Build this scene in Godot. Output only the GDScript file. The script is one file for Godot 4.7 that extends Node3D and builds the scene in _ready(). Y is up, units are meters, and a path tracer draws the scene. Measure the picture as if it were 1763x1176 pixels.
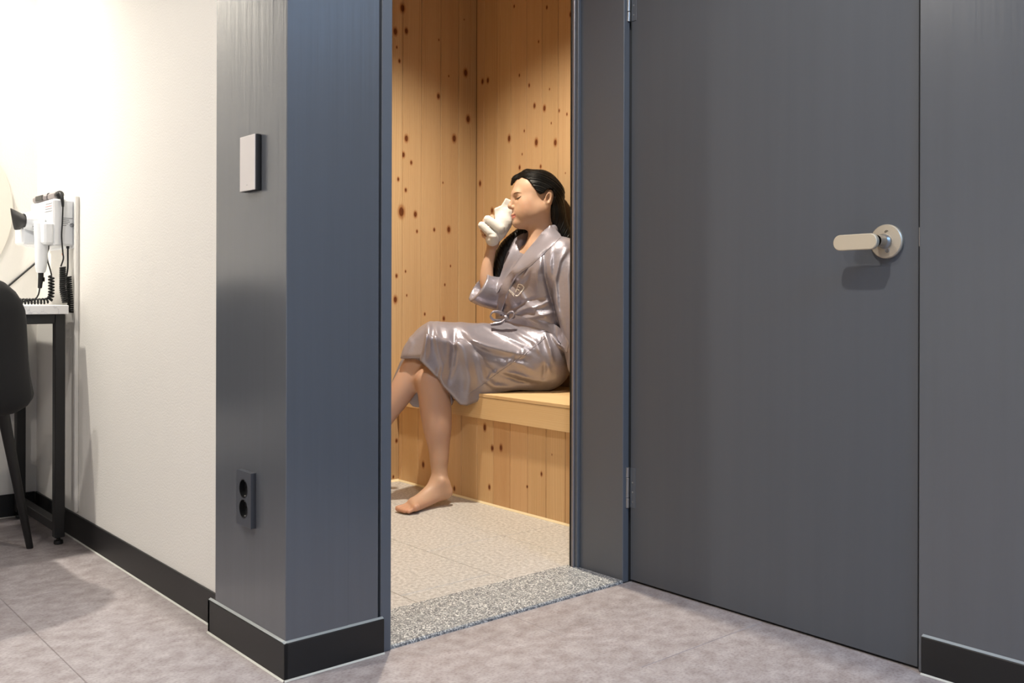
extends Node3D
# A doorway into a pine sauna room, seen from a dressing room with slate-coloured panelling.

var mats := {}
var used := {}


func _ready() -> void:
	# ---- camera
	var cam := Camera3D.new()
	cam.name = "camera"
	cam.projection = Camera3D.PROJECTION_FRUSTUM
	cam.keep_aspect = Camera3D.KEEP_HEIGHT
	cam.near = 0.05
	cam.far = 60.0
	cam.size = 2.0 * 588.0 / 1660.0 * cam.near
	cam.frustum_offset = Vector2(0, -83.0 / 1660.0 * cam.near)
	cam.position = Vector3(0, 0.785, 0)
	cam.basis = Basis(Vector3.UP, -0.70825) * Basis(Vector3.BACK, 0.0025)
	add_child(cam)
	cam.current = true
	# ---- sky (unseen, the rooms are closed and have no window) and exposure
	var env := Environment.new()
	env.background_mode = Environment.BG_SKY
	var sky := Sky.new()
	var psm := ProceduralSkyMaterial.new()
	psm.sky_top_color = Color(0.45, 0.6, 0.85)
	psm.sky_horizon_color = Color(0.75, 0.83, 0.93)
	psm.ground_bottom_color = Color(0.3, 0.3, 0.3)
	psm.ground_horizon_color = Color(0.6, 0.63, 0.66)
	sky.sky_material = psm
	env.sky = sky
	env.tonemap_mode = Environment.TONE_MAPPER_LINEAR
	env.tonemap_exposure = 1.0
	env.sdfgi_enabled = true
	env.ssao_enabled = true
	env.ssil_enabled = true
	var we := WorldEnvironment.new()
	we.name = "world_environment"
	we.environment = env
	add_child(we)
	make_materials()
	# ---- lamps: each fitting is a glowing disc with its light just under it
	downlight(Vector3(1.95, 2.30, -2.66), Color(1.0, 0.95, 0.865), 5.2, 58.0, 0.95, "round warm recessed downlight in the ceiling of the pine sauna room")
	downlight(Vector3(0.97, 2.40, -0.95), Color(1.0, 0.97, 0.93), 2.6, 72.0, 0.5, "round white recessed downlight nearest the closed slate door")
	downlight(Vector3(-0.35, 2.40, -2.1), Color(1.0, 0.97, 0.935), 2.3, 75.0, 0.5, "added round white downlight, out of view, that brightens the cream wall")  # added fill lamp, no known source: brightens the cream wall
	downlight(Vector3(-0.9, 2.40, -0.8), Color(1.0, 0.96, 0.92), 2.0, 75.0, 0.5, "added round white fill downlight, out of view, over the open dressing room floor")  # added fill lamp for the room, no known source
	downlight(Vector3(0.38, 2.40, -3.50), Color(1.0, 0.97, 0.92), 4.5, 60.0, 0.9, "round warm recessed downlight in the ceiling right over the desk")
	panel_light(Vector3(1.30, 2.395, 1.1), Vector2(0.6, 1.2), Color(0.60, 0.79, 1.0), 4.8)  # added panel, stands in for unseen cool light behind the camera
	build_rooms()
	build_doors()
	build_sauna()
	build_left_corner()
	build_person()


# ------------------------------------------------------------------ helpers
func numbered(n: String) -> String:
	if not used.has(n):
		used[n] = 0
		return n
	used[n] += 1
	return "%s_%03d" % [n, used[n]]


func thing(called: String, label: String, category: String, at := Vector3.ZERO, turn := 0.0, group := "") -> Node3D:
	var o := Node3D.new()
	o.name = numbered(called)
	add_child(o, true)
	o.position = at
	o.rotation.y = turn
	tag(o, label, category, group)
	return o


func tag(o: Node, label: String, category: String, group := "") -> void:
	o.set_meta("label", label)
	o.set_meta("category", category)
	if group != "":
		o.set_meta("group", group)


func obj(called: String, mesh: Mesh, m: Material, parent: Node = null, at := Vector3.ZERO) -> MeshInstance3D:
	var o := MeshInstance3D.new()
	o.mesh = mesh
	if m:
		o.material_override = m
	o.position = at
	if parent == null:
		o.name = numbered(called)
		add_child(o, true)
	else:
		var i := 0
		var nm := called
		while parent.has_node(NodePath(nm)):
			i += 1
			nm = "%s_%03d" % [called, i]
		o.name = nm
		parent.add_child(o, true)
	return o


func struct(called: String, mesh: Mesh, m: Material, label: String, category: String, at := Vector3.ZERO) -> MeshInstance3D:
	var o := obj(called, mesh, m, null, at)
	o.set_meta("kind", "structure")
	tag(o, label, category)
	return o


func new_st() -> SurfaceTool:
	var st := SurfaceTool.new()
	st.begin(Mesh.PRIMITIVE_TRIANGLES)
	return st


func quad(st: SurfaceTool, a: Vector3, b: Vector3, c: Vector3, d: Vector3, want: Vector3, uv := []) -> void:
	# a b c d round the face; turned so that it faces «want»
	var n := (b - a).cross(c - a)
	var p := [a, b, c, d]
	var t := uv if uv.size() == 4 else [Vector2(0, 0), Vector2(1, 0), Vector2(1, 1), Vector2(0, 1)]
	var order := [0, 1, 2, 0, 2, 3]
	if n.dot(want) > 0.0:
		order = [0, 2, 1, 0, 3, 2]
	for i in order:
		st.set_uv(t[i])
		st.add_vertex(p[i])


# box with chamfered edges, between two corners, added to st
func add_box(st: SurfaceTool, lo: Vector3, hi: Vector3, ch := 0.0, xf := Transform3D()) -> void:
	var c := (lo + hi) * 0.5
	var h := (hi - lo) * 0.5
	ch = minf(ch, minf(h.x, minf(h.y, h.z)) * 0.95)
	var pts := {}
	st.set_smooth_group(-1)
	for ax in 3:
		for s in [-1.0, 1.0]:
			var u := (ax + 1) % 3
			var v := (ax + 2) % 3
			var q := []
			for k in [[-1, -1], [1, -1], [1, 1], [-1, 1]]:
				var p := Vector3()
				p[ax] = s * h[ax]
				p[u] = k[0] * (h[u] - ch)
				p[v] = k[1] * (h[v] - ch)
				q.append(xf * (c + p))
				pts["%d%d%d%d" % [ax, int(s), k[0], k[1]]] = xf * (c + p)
			var nn := Vector3()
			nn[ax] = s
			quad(st, q[0], q[1], q[2], q[3], xf.basis * nn)
	if ch <= 0.0:
		return
	for ax in 3:   # edges along ax
		var u := (ax + 1) % 3
		var v := (ax + 2) % 3
		for su in [-1, 1]:
			for sv in [-1, 1]:
				var q := []
				for e in [[0, -1], [0, 1], [1, 1], [1, -1]]:
					var p := Vector3()
					p[ax] = e[1] * (h[ax] - ch)
					p[u] = su * (h[u] - (ch if e[0] == 1 else 0.0))
					p[v] = sv * (h[v] - (ch if e[0] == 0 else 0.0))
					q.append(xf * (c + p))
				var nn := Vector3()
				nn[u] = su
				nn[v] = sv
				quad(st, q[0], q[1], q[2], q[3], xf.basis * nn)
	for sx in [-1, 1]:
		for sy in [-1, 1]:
			for sz in [-1, 1]:
				var s := Vector3(sx, sy, sz)
				var a := xf * (c + Vector3(sx * h.x, sy * (h.y - ch), sz * (h.z - ch)))
				var b := xf * (c + Vector3(sx * (h.x - ch), sy * h.y, sz * (h.z - ch)))
				var d := xf * (c + Vector3(sx * (h.x - ch), sy * (h.y - ch), sz * h.z))
				var order := [a, b, d]
				if (b - a).cross(d - a).dot(xf.basis * s) > 0.0:
					order = [a, d, b]
				for p in order:
					st.set_uv(Vector2(0.5, 0.5))
					st.add_vertex(p)


func box(lo: Vector3, hi: Vector3, ch := 0.0, xf := Transform3D()) -> ArrayMesh:
	var st := new_st()
	add_box(st, lo, hi, ch, xf)
	st.generate_normals()
	return st.commit()


func boxes(list: Array, ch := 0.0) -> ArrayMesh:
	var st := new_st()
	for b in list:
		add_box(st, b[0], b[1], ch)
	st.generate_normals()
	return st.commit()


# surface of revolution: profile of Vector2(radius, along), round the axis «dir» from «at»
func lathe(profile: Array, at: Vector3, dir: Vector3, n := 32, st: SurfaceTool = null) -> ArrayMesh:
	var own := st == null
	if own:
		st = new_st()
	var w := dir.normalized()
	var u := w.cross(Vector3.UP if absf(w.y) < 0.9 else Vector3.RIGHT).normalized()
	var v := w.cross(u)
	for i in profile.size() - 1:
		var p: Vector2 = profile[i]
		var q: Vector2 = profile[i + 1]
		var t := q - p
		var nr := Vector2(t.y, -t.x)   # outward for a profile that runs along +axis
		for k in n:
			var a0 := TAU * k / n
			var a1 := TAU * (k + 1) / n
			var d0 := u * cos(a0) + v * sin(a0)
			var d1 := u * cos(a1) + v * sin(a1)
			st.set_smooth_group(i if p.distance_to(q) > 0.0 else -1)
			var want := (d0 + d1) * nr.x + w * nr.y * 2.0
			quad(st, at + d0 * p.x + w * p.y, at + d1 * p.x + w * p.y, at + d1 * q.x + w * q.y, at + d0 * q.x + w * q.y, want)
	if own:
		st.generate_normals()
		return st.commit()
	return null


# tube along points with a radius each (or one radius)
func tube(points: PackedVector3Array, r, n := 10, cap := true, st: SurfaceTool = null) -> ArrayMesh:
	var own := st == null
	if own:
		st = new_st()
	st.set_smooth_group(0)
	var m := points.size()
	var rings := []
	var prev := Vector3()
	for i in m:
		var t := (points[mini(i + 1, m - 1)] - points[maxi(i - 1, 0)]).normalized()
		var u: Vector3
		if i == 0:
			u = t.cross(Vector3.UP if absf(t.y) < 0.9 else Vector3.RIGHT).normalized()
		else:
			u = (prev - t * prev.dot(t)).normalized()
		prev = u
		var v := t.cross(u)
		var rr: float = r if r is float else r[i]
		var ring := []
		for k in n:
			var a := TAU * k / n
			ring.append(points[i] + (u * cos(a) + v * sin(a)) * rr)
		rings.append(ring)
	for i in m - 1:
		for k in n:
			var k2 := (k + 1) % n
			var mid: Vector3 = (rings[i][k] + rings[i][k2]) * 0.5 - points[i]
			quad(st, rings[i][k], rings[i][k2], rings[i + 1][k2], rings[i + 1][k], mid)
	if cap:
		for e in [0, m - 1]:
			var out := points[0] - points[1] if e == 0 else points[m - 1] - points[m - 2]
			st.set_smooth_group(-1)
			for k in n:
				var a: Vector3 = rings[e][k]
				var b: Vector3 = rings[e][(k + 1) % n]
				var order := [points[e], a, b]
				if (a - points[e]).cross(b - points[e]).dot(out) > 0.0:
					order = [points[e], b, a]
				for p in order:
					st.set_uv(Vector2(0.5, 0.5))
					st.add_vertex(p)
	if own:
		st.generate_normals()
		return st.commit()
	return null


# smooth curve through points
func curve(points: Array, step := 0.01) -> PackedVector3Array:
	var c := Curve3D.new()
	c.bake_interval = step
	for i in points.size():
		var t: Vector3 = (points[mini(i + 1, points.size() - 1)] - points[maxi(i - 1, 0)]) / 6.0
		c.add_point(points[i], -t, t)
	return c.get_baked_points()


# flat outline (in the xy plane, z = 0 .. depth) with softened front edge
func plate(outline: PackedVector2Array, depth: float, bevel := 0.0, st: SurfaceTool = null, xf := Transform3D()) -> ArrayMesh:
	var own := st == null
	if own:
		st = new_st()
	if Geometry2D.is_polygon_clockwise(outline):
		outline = outline.duplicate()
		outline.reverse()
	var inner := outline
	if bevel > 0.0:
		var off := Geometry2D.offset_polygon(outline, -bevel)
		if off.size() > 0:
			inner = off[0]
			if Geometry2D.is_polygon_clockwise(inner):
				inner.reverse()
			if inner.size() != outline.size():
				inner = outline
				bevel = 0.0
			else:   # same start
				var best := 0
				for i in inner.size():
					if inner[i].distance_to(outline[0]) < inner[best].distance_to(outline[0]):
						best = i
				var rot := PackedVector2Array()
				for i in inner.size():
					rot.append(inner[(i + best) % inner.size()])
				inner = rot
	st.set_smooth_group(-1)
	var tri := Geometry2D.triangulate_polygon(inner)
	var n := inner.size()
	for face in 2:
		var z := depth if face == 0 else 0.0
		var ring: PackedVector2Array = inner if face == 0 else outline
		var tr := tri if face == 0 else Geometry2D.triangulate_polygon(outline)
		for i in range(0, tr.size(), 3):
			var a := Vector3(ring[tr[i]].x, ring[tr[i]].y, z)
			var b := Vector3(ring[tr[i + 1]].x, ring[tr[i + 1]].y, z)
			var c := Vector3(ring[tr[i + 2]].x, ring[tr[i + 2]].y, z)
			var want := Vector3(0, 0, 1 if face == 0 else -1)
			var order := [a, b, c]
			if (b - a).cross(c - a).dot(want) > 0.0:
				order = [a, c, b]
			for p in order:
				st.set_uv(Vector2(p.x, p.y))
				st.add_vertex(xf * p)
	for i in n:
		var j := (i + 1) % n
		var e := outline[j] - outline[i]
		var want := xf.basis * Vector3(e.y, -e.x, 0)
		var zb := depth - bevel
		quad(st, xf * Vector3(outline[i].x, outline[i].y, 0), xf * Vector3(outline[j].x, outline[j].y, 0), xf * Vector3(outline[j].x, outline[j].y, zb), xf * Vector3(outline[i].x, outline[i].y, zb), want)
		if bevel > 0.0:
			quad(st, xf * Vector3(outline[i].x, outline[i].y, zb), xf * Vector3(outline[j].x, outline[j].y, zb), xf * Vector3(inner[j].x, inner[j].y, depth), xf * Vector3(inner[i].x, inner[i].y, depth), want + xf.basis * Vector3(0, 0, e.length()))
	if own:
		st.generate_normals()
		return st.commit()
	return null


func round_rect(w: float, h: float, r: float, n := 6) -> PackedVector2Array:
	var out := PackedVector2Array()
	for c in 4:
		var cx := (w / 2 - r) * (1 if c == 0 or c == 3 else -1)
		var cy := (h / 2 - r) * (1 if c < 2 else -1)
		for k in n + 1:
			var a := PI / 2 * c + PI / 2 * k / n
			out.append(Vector2(cx + r * cos(a), cy + r * sin(a)))
	return out


func circle(r: float, n := 24) -> PackedVector2Array:
	var out := PackedVector2Array()
	for k in n:
		out.append(Vector2(cos(TAU * k / n), sin(TAU * k / n)) * r)
	return out


# ------------------------------------------------------------------ materials
func mat(c: Color, rough := 0.6, metal := 0.0) -> StandardMaterial3D:
	var m := StandardMaterial3D.new()
	m.albedo_color = c
	m.roughness = rough
	m.metallic = metal
	return m


func noise(freq: float, octaves := 4, kind := FastNoiseLite.TYPE_SIMPLEX_SMOOTH, sd := 1) -> FastNoiseLite:
	var n := FastNoiseLite.new()
	n.noise_type = kind
	n.frequency = freq
	n.fractal_octaves = octaves
	n.seed = sd
	if octaves == 1:
		n.fractal_type = FastNoiseLite.FRACTAL_NONE
	return n


func noise_tex(n: FastNoiseLite, size := 512, ramp: Array = [], as_normal := false, bump := 4.0) -> NoiseTexture2D:
	var t := NoiseTexture2D.new()
	t.width = size
	t.height = size
	t.seamless = true
	t.generate_mipmaps = false
	t.noise = n
	if as_normal:
		t.as_normal_map = true
		t.bump_strength = bump
	if ramp.size():
		var g := Gradient.new()
		var offs := PackedFloat32Array()
		var cols := PackedColorArray()
		for e in ramp:
			offs.append(e[0])
			cols.append(e[1])
		g.offsets = offs
		g.colors = cols
		t.color_ramp = g
	return t


func make_materials() -> void:
	# slate film with an embossed vertical wood grain
	var grain := noise_tex(noise(0.02, 4, FastNoiseLite.TYPE_SIMPLEX_SMOOTH, 5), 512)
	var tint := noise_tex(noise(0.012, 3, FastNoiseLite.TYPE_SIMPLEX_SMOOTH, 8), 512, [[0.0, Color(0.975, 0.975, 0.975)], [1.0, Color(1, 1, 1)]])
	var p := mat(Color(0.345, 0.36, 0.385), 0.24)
	p.albedo_texture = tint
	p.uv1_triplanar = true
	p.uv1_world_triplanar = true
	p.uv1_triplanar_sharpness = 8.0
	p.uv1_scale = Vector3(3.2, 0.10, 3.2)
	p.heightmap_enabled = true
	p.heightmap_texture = grain
	p.heightmap_scale = 0.03
	p.metallic_specular = 0.7
	mats.slate = p
	var d := p.duplicate()
	d.heightmap_scale = 0.008
	d.metallic_specular = 0.4
	d.roughness = 0.5
	mats.slate_door = d
	var pj := mat(Color(0.36, 0.38, 0.41), 0.38)
	mats.slate_frame = pj
	# cream wallpaper
	var w := mat(Color(0.905, 0.895, 0.872), 0.75)
	w.uv1_triplanar = true
	w.uv1_world_triplanar = true
	w.uv1_scale = Vector3(3, 3, 3)
	w.heightmap_enabled = true
	w.heightmap_texture = noise_tex(noise(0.09, 3, FastNoiseLite.TYPE_SIMPLEX_SMOOTH, 3), 512)
	w.heightmap_scale = 0.028
	mats.cream = w
	mats.base_black = mat(Color(0.088, 0.086, 0.087), 0.45)
	mats.caulk = mat(Color(0.78, 0.78, 0.75), 0.5)
	# stone-look vinyl
	var fl := mat(Color(1, 1, 1), 0.5)
	fl.albedo_texture = noise_tex(noise(0.011, 6, FastNoiseLite.TYPE_SIMPLEX_SMOOTH, 21), 1024, [[0.15, Color(0.595, 0.56, 0.555)], [0.42, Color(0.64, 0.608, 0.605)], [0.6, Color(0.662, 0.632, 0.632)], [0.85, Color(0.70, 0.675, 0.672)]])
	fl.uv1_triplanar = true
	fl.uv1_world_triplanar = true
	fl.uv1_scale = Vector3(1.3, 1.3, 1.7)
	fl.detail_enabled = true
	fl.detail_blend_mode = BaseMaterial3D.BLEND_MODE_MUL
	fl.detail_albedo = noise_tex(noise(0.05, 5, FastNoiseLite.TYPE_SIMPLEX_SMOOTH, 33), 1024, [[0.15, Color(0.88, 0.865, 0.865)], [0.40, Color(0.965, 0.96, 0.96)], [0.62, Color(1, 1, 1)], [0.9, Color(1.0, 1.0, 1.0)]])
	fl.uv2_triplanar = true
	fl.uv2_world_triplanar = true
	fl.uv2_scale = Vector3(1.9, 1.9, 2.6)
	fl.detail_uv_layer = BaseMaterial3D.DETAIL_UV_2
	mats.vinyl = fl
	var f2 := fl.duplicate()
	f2.uv1_offset = Vector3(0.37, 0.2, 0.61)
	mats.vinyl_b = f2
	# paler stone tile of the sauna room
	var sf := mat(Color(1, 1, 1), 0.42)
	sf.albedo_texture = noise_tex(noise(0.02, 6, FastNoiseLite.TYPE_SIMPLEX_SMOOTH, 51), 1024, [[0.2, Color(0.68, 0.67, 0.655)], [0.5, Color(0.76, 0.75, 0.735)], [0.8, Color(0.83, 0.82, 0.805)]])
	sf.uv1_triplanar = true
	sf.uv1_world_triplanar = true
	sf.uv1_scale = Vector3(3.2, 3.2, 3.2)
	sf.detail_enabled = true
	sf.detail_blend_mode = BaseMaterial3D.BLEND_MODE_MUL
	sf.detail_albedo = noise_tex(noise(0.06, 5, FastNoiseLite.TYPE_SIMPLEX_SMOOTH, 35), 1024, [[0.2, Color(0.80, 0.79, 0.78)], [0.42, Color(0.97, 0.97, 0.97)], [0.7, Color(1, 1, 1)]])
	sf.uv2_triplanar = true
	sf.uv2_world_triplanar = true
	sf.uv2_scale = Vector3(4.2, 4.2, 5.0)
	sf.detail_uv_layer = BaseMaterial3D.DETAIL_UV_2
	mats.sauna_tile = sf
	var s2 := sf.duplicate()
	s2.uv1_offset = Vector3(0.43, 0.1, 0.27)
	mats.sauna_tile_b = s2
	# speckled granite of the threshold
	var g := mat(Color(1, 1, 1), 0.5)
	var cell := noise(0.20, 1, FastNoiseLite.TYPE_CELLULAR, 4)
	cell.cellular_return_type = FastNoiseLite.RETURN_CELL_VALUE
	g.albedo_texture = noise_tex(cell, 512, [[0.0, Color(0.30, 0.31, 0.33)], [0.2, Color(0.42, 0.43, 0.45)], [0.45, Color(0.55, 0.56, 0.56)], [0.7, Color(0.66, 0.665, 0.66)], [0.88, Color(0.85, 0.85, 0.84)], [1.0, Color(0.92, 0.92, 0.9)]])
	g.uv1_triplanar = true
	g.uv1_world_triplanar = true
	g.uv1_scale = Vector3(3.4, 3.4, 3.4)
	mats.granite = g
	mats.pine_plain = mat(Color(0.90, 0.78, 0.58), 0.55)
	mats.white_paint = mat(Color(0.9, 0.9, 0.89), 0.7)
	mats.steel = mat(Color(0.66, 0.65, 0.64), 0.33, 0.9)
	mats.satin_nickel = mat(Color(0.80, 0.76, 0.69), 0.48, 0.75)
	mats.lever = mat(Color(0.80, 0.755, 0.67), 0.55, 0.35)
	mats.black_plastic = mat(Color(0.05, 0.05, 0.055), 0.45)
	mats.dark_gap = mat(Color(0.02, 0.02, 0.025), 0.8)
	mats.white_plastic = mat(Color(0.90, 0.91, 0.92), 0.35)
	mats.black_metal = mat(Color(0.075, 0.072, 0.07), 0.5)
	mats.grey_metal = mat(Color(0.55, 0.54, 0.56), 0.35, 0.5)
	mats.lit_top_grey = mat(Color(0.60, 0.62, 0.62), 0.55)  # baseboard top, light from above put into the colour
	mats.switch_side = mat(Color(0.13, 0.135, 0.15), 0.5)
	mats.switch_white = mat(Color(0.86, 0.84, 0.83), 0.45)
	mats.socket_grey = mat(Color(0.27, 0.285, 0.315), 0.42)
	mats.socket_well = mat(Color(0.07, 0.07, 0.08), 0.4)
	mats.pine_dark = mat(Color(0.42, 0.26, 0.14), 0.7)
	mats.tile_gap = mat(Color(0.22, 0.21, 0.19), 0.8)
	mats.bead = mat(Color(0.90, 0.84, 0.70), 0.5)
	mats.cream_plain = mat(Color(0.89, 0.88, 0.86), 0.6)
	mats.print_grey = mat(Color(0.45, 0.45, 0.47), 0.6)
	mats.print_dark = mat(Color(0.22, 0.22, 0.24), 0.6)
	mats.print_red = mat(Color(0.86, 0.42, 0.38), 0.6)
	mats.orange_clip = mat(Color(0.95, 0.50, 0.08), 0.5)
	mats.taupe = mat(Color(0.56, 0.53, 0.53), 0.45)
	mats.dark_grey = mat(Color(0.22, 0.215, 0.21), 0.45)
	mats.disc = mat(Color(0.86, 0.84, 0.80), 0.6)


# ------------------------------------------------------------------ lamps
func downlight(at: Vector3, c: Color, energy: float, cone: float, soft: float, label: String) -> void:
	var t := thing("ceiling_downlight", label, "ceiling light", at)
	obj("trim_ring", lathe([Vector2(0.036, 0.0), Vector2(0.040, 0.005), Vector2(0.050, 0.005), Vector2(0.052, 0.0)], Vector3.ZERO, Vector3.DOWN, 36), mats.white_paint, t)
	var glow := mat(Color(1, 1, 1), 0.6)
	glow.emission_enabled = true
	glow.emission = c
	glow.emission_energy_multiplier = 6.0
	obj("lamp_disc", lathe([Vector2(0.036, 0.0005), Vector2(0.0, 0.0007)], Vector3.ZERO, Vector3.DOWN, 36), glow, t)
	var s := SpotLight3D.new()
	s.name = "lamp_light"
	s.position = Vector3(0, -0.012, 0)
	s.rotation.x = -PI / 2
	s.light_color = c
	s.light_energy = energy
	s.light_size = 0.035
	s.spot_range = 12.0
	s.spot_attenuation = 2.0
	s.spot_angle = cone
	s.spot_angle_attenuation = soft
	s.shadow_enabled = true
	t.add_child(s)


func panel_light(at: Vector3, size: Vector2, c: Color, energy: float) -> void:
	var t := thing("added_fill_panel", "added flat cool ceiling panel standing in for an unseen light source behind the viewpoint", "ceiling light", at)
	var h := size * 0.5
	obj("frame", boxes([[Vector3(-h.x - 0.015, -0.02, -h.y - 0.015), Vector3(h.x + 0.015, 0.004, -h.y)], [Vector3(-h.x - 0.015, -0.02, h.y), Vector3(h.x + 0.015, 0.004, h.y + 0.015)],
		[Vector3(-h.x - 0.015, -0.02, -h.y), Vector3(-h.x, 0.004, h.y)], [Vector3(h.x, -0.02, -h.y), Vector3(h.x + 0.015, 0.004, h.y)]], 0.002), mats.white_paint, t)
	var glow := mat(Color(1, 1, 1), 0.6)
	glow.emission_enabled = true
	glow.emission = c
	glow.emission_energy_multiplier = 1.0
	obj("lamp_panel", box(Vector3(-h.x, -0.012, -h.y), Vector3(h.x, 0.0, h.y)), glow, t)
	var a := AreaLight3D.new()
	a.name = "lamp_light"
	a.area_size = size
	a.position = Vector3(0, -0.022, 0)
	a.rotation.x = -PI / 2
	a.light_color = c
	a.light_energy = energy
	a.shadow_enabled = true
	t.add_child(a)


# ------------------------------------------------------------------ rooms
func build_rooms() -> void:
	# floor of the dressing room: vinyl tiles with fine joints on a slab
	var fl := struct("floor", boxes([[Vector3(-2.5, -0.12, -3.8), Vector3(1.0, -0.004, -1.79)], [Vector3(-2.5, -0.12, -1.79), Vector3(2.06, -0.004, 2.3)]]), mats.dark_gap, "mauve-grey stone-look tile floor of the dressing room", "floor")
	var xs := [-2.5, -2.129, -1.215, -0.301, 0.613, 1.527, 2.06]
	for i in xs.size() - 1:
		var off := [-1.95, -1.36, -1.95, -1.95, -1.788, -1.36][i] as float
		var z := off - 0.914 * 3
		while z < 2.3:
			var z0 := maxf(z, -3.8)
			var z1 := minf(z + 0.914, 2.3)
			var cuts := []   # the tile, cut round the sauna room's walls
			if xs[i + 1] > 0.96 and z0 < -1.788:
				if xs[i] < 0.96:
					cuts.append([xs[i], 0.96, z0, minf(z1, -1.788)])
				if z1 > -1.788:
					cuts.append([xs[i], xs[i + 1], -1.788, z1])
			else:
				cuts.append([xs[i], xs[i + 1], z0, z1])
			for c in cuts:
				if c[3] > c[2] + 0.02:
					obj("tile", box(Vector3(c[0] + 0.0004, -0.004, c[2] + 0.0004), Vector3(c[1] - 0.0004, 0.0, c[3] - 0.0004), 0.0012), mats.vinyl if (i + int(floor(z * 1.1))) % 2 == 0 else mats.vinyl_b, fl)
			z += 0.914
	struct("ceiling", box(Vector3(-2.5, 2.4, -3.8), Vector3(2.9, 2.5, 2.3)), mats.white_paint, "plain white ceiling over the dressing room", "ceiling")
	# cream walls on the left
	struct("wall_left", box(Vector3(0.944, 0, -3.8), Vector3(1.02, 2.4, -2.1)), mats.cream, "cream wall running from the slate pillar back to the desk corner", "wall")
	struct("wall_back", box(Vector3(-2.5, 0, -3.8), Vector3(1.0, 2.4, -3.69)), mats.cream, "cream wall behind the desk with the round disc", "wall")
	struct("wall_far_left", box(Vector3(-2.5, 0, -3.8), Vector3(-2.4, 2.4, 2.3)), mats.cream, "cream side wall opposite the sauna doorway", "wall")
	struct("wall_rear", box(Vector3(-2.5, 0, 2.2), Vector3(2.06, 2.4, 2.3)), mats.cream, "cream wall behind the viewpoint", "wall")
	# the slate corner
	var wp := struct("wall_corner", box(Vector3(0.923, 0, -2.122), Vector3(1.07, 2.4, -1.78), 0.0015), mats.slate, "slate-grey wood-grain corner pillar with the switch and socket", "wall")
	var wf := struct("wall_front", boxes([[Vector3(1.065, 0, -1.99), Vector3(1.144, 2.4, -1.7805)], [Vector3(1.144, 0, -1.99), Vector3(1.152, 2.4, -1.792)], [Vector3(1.1, 2.1, -1.99), Vector3(1.95, 2.4, -1.7805)]], 0.0012), mats.slate, "slate-grey wall panel between the corner and the sauna doorway", "wall")
	wf.set_meta("kind", "structure")
	struct("wall_partition", box(Vector3(1.952, 0, -1.99), Vector3(2.9, 2.4, -1.80)), mats.slate, "slate partition hidden behind the closed door", "wall")
	# right wall with the closed door
	struct("wall_right", boxes([[Vector3(1.9475, 0, -0.972), Vector3(2.06, 2.4, 2.3)], [Vector3(1.9475, 2.1, -1.80), Vector3(2.06, 2.4, -0.972)], [Vector3(2.0, 0, -1.80), Vector3(2.06, 2.1, -0.972)]], 0.0015), mats.slate, "slate-grey wood-grain wall right of the closed door", "wall")
	# baseboards with a bead of caulk along the floor
	skirting("baseboard_corner", [Vector3(0.9375, 0, -2.147), Vector3(0.916, 0, -2.147), Vector3(0.916, 0, -1.772), Vector3(1.155, 0, -1.772)], 0.076, "black baseboard wrapping the slate corner pillar")
	skirting("baseboard_left", [Vector3(0.938, 0, -3.684), Vector3(0.938, 0, -2.148)], 0.081, "black baseboard along the cream left wall")
	skirting("baseboard_back", [Vector3(-2.39, 0, -3.684), Vector3(0.938, 0, -3.684)], 0.081, "black baseboard along the cream wall behind the desk")
	skirting("baseboard_right", [Vector3(1.938, 0, -0.962), Vector3(1.938, 0, 2.19)], 0.078, "black baseboard right of the closed slate door")


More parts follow.
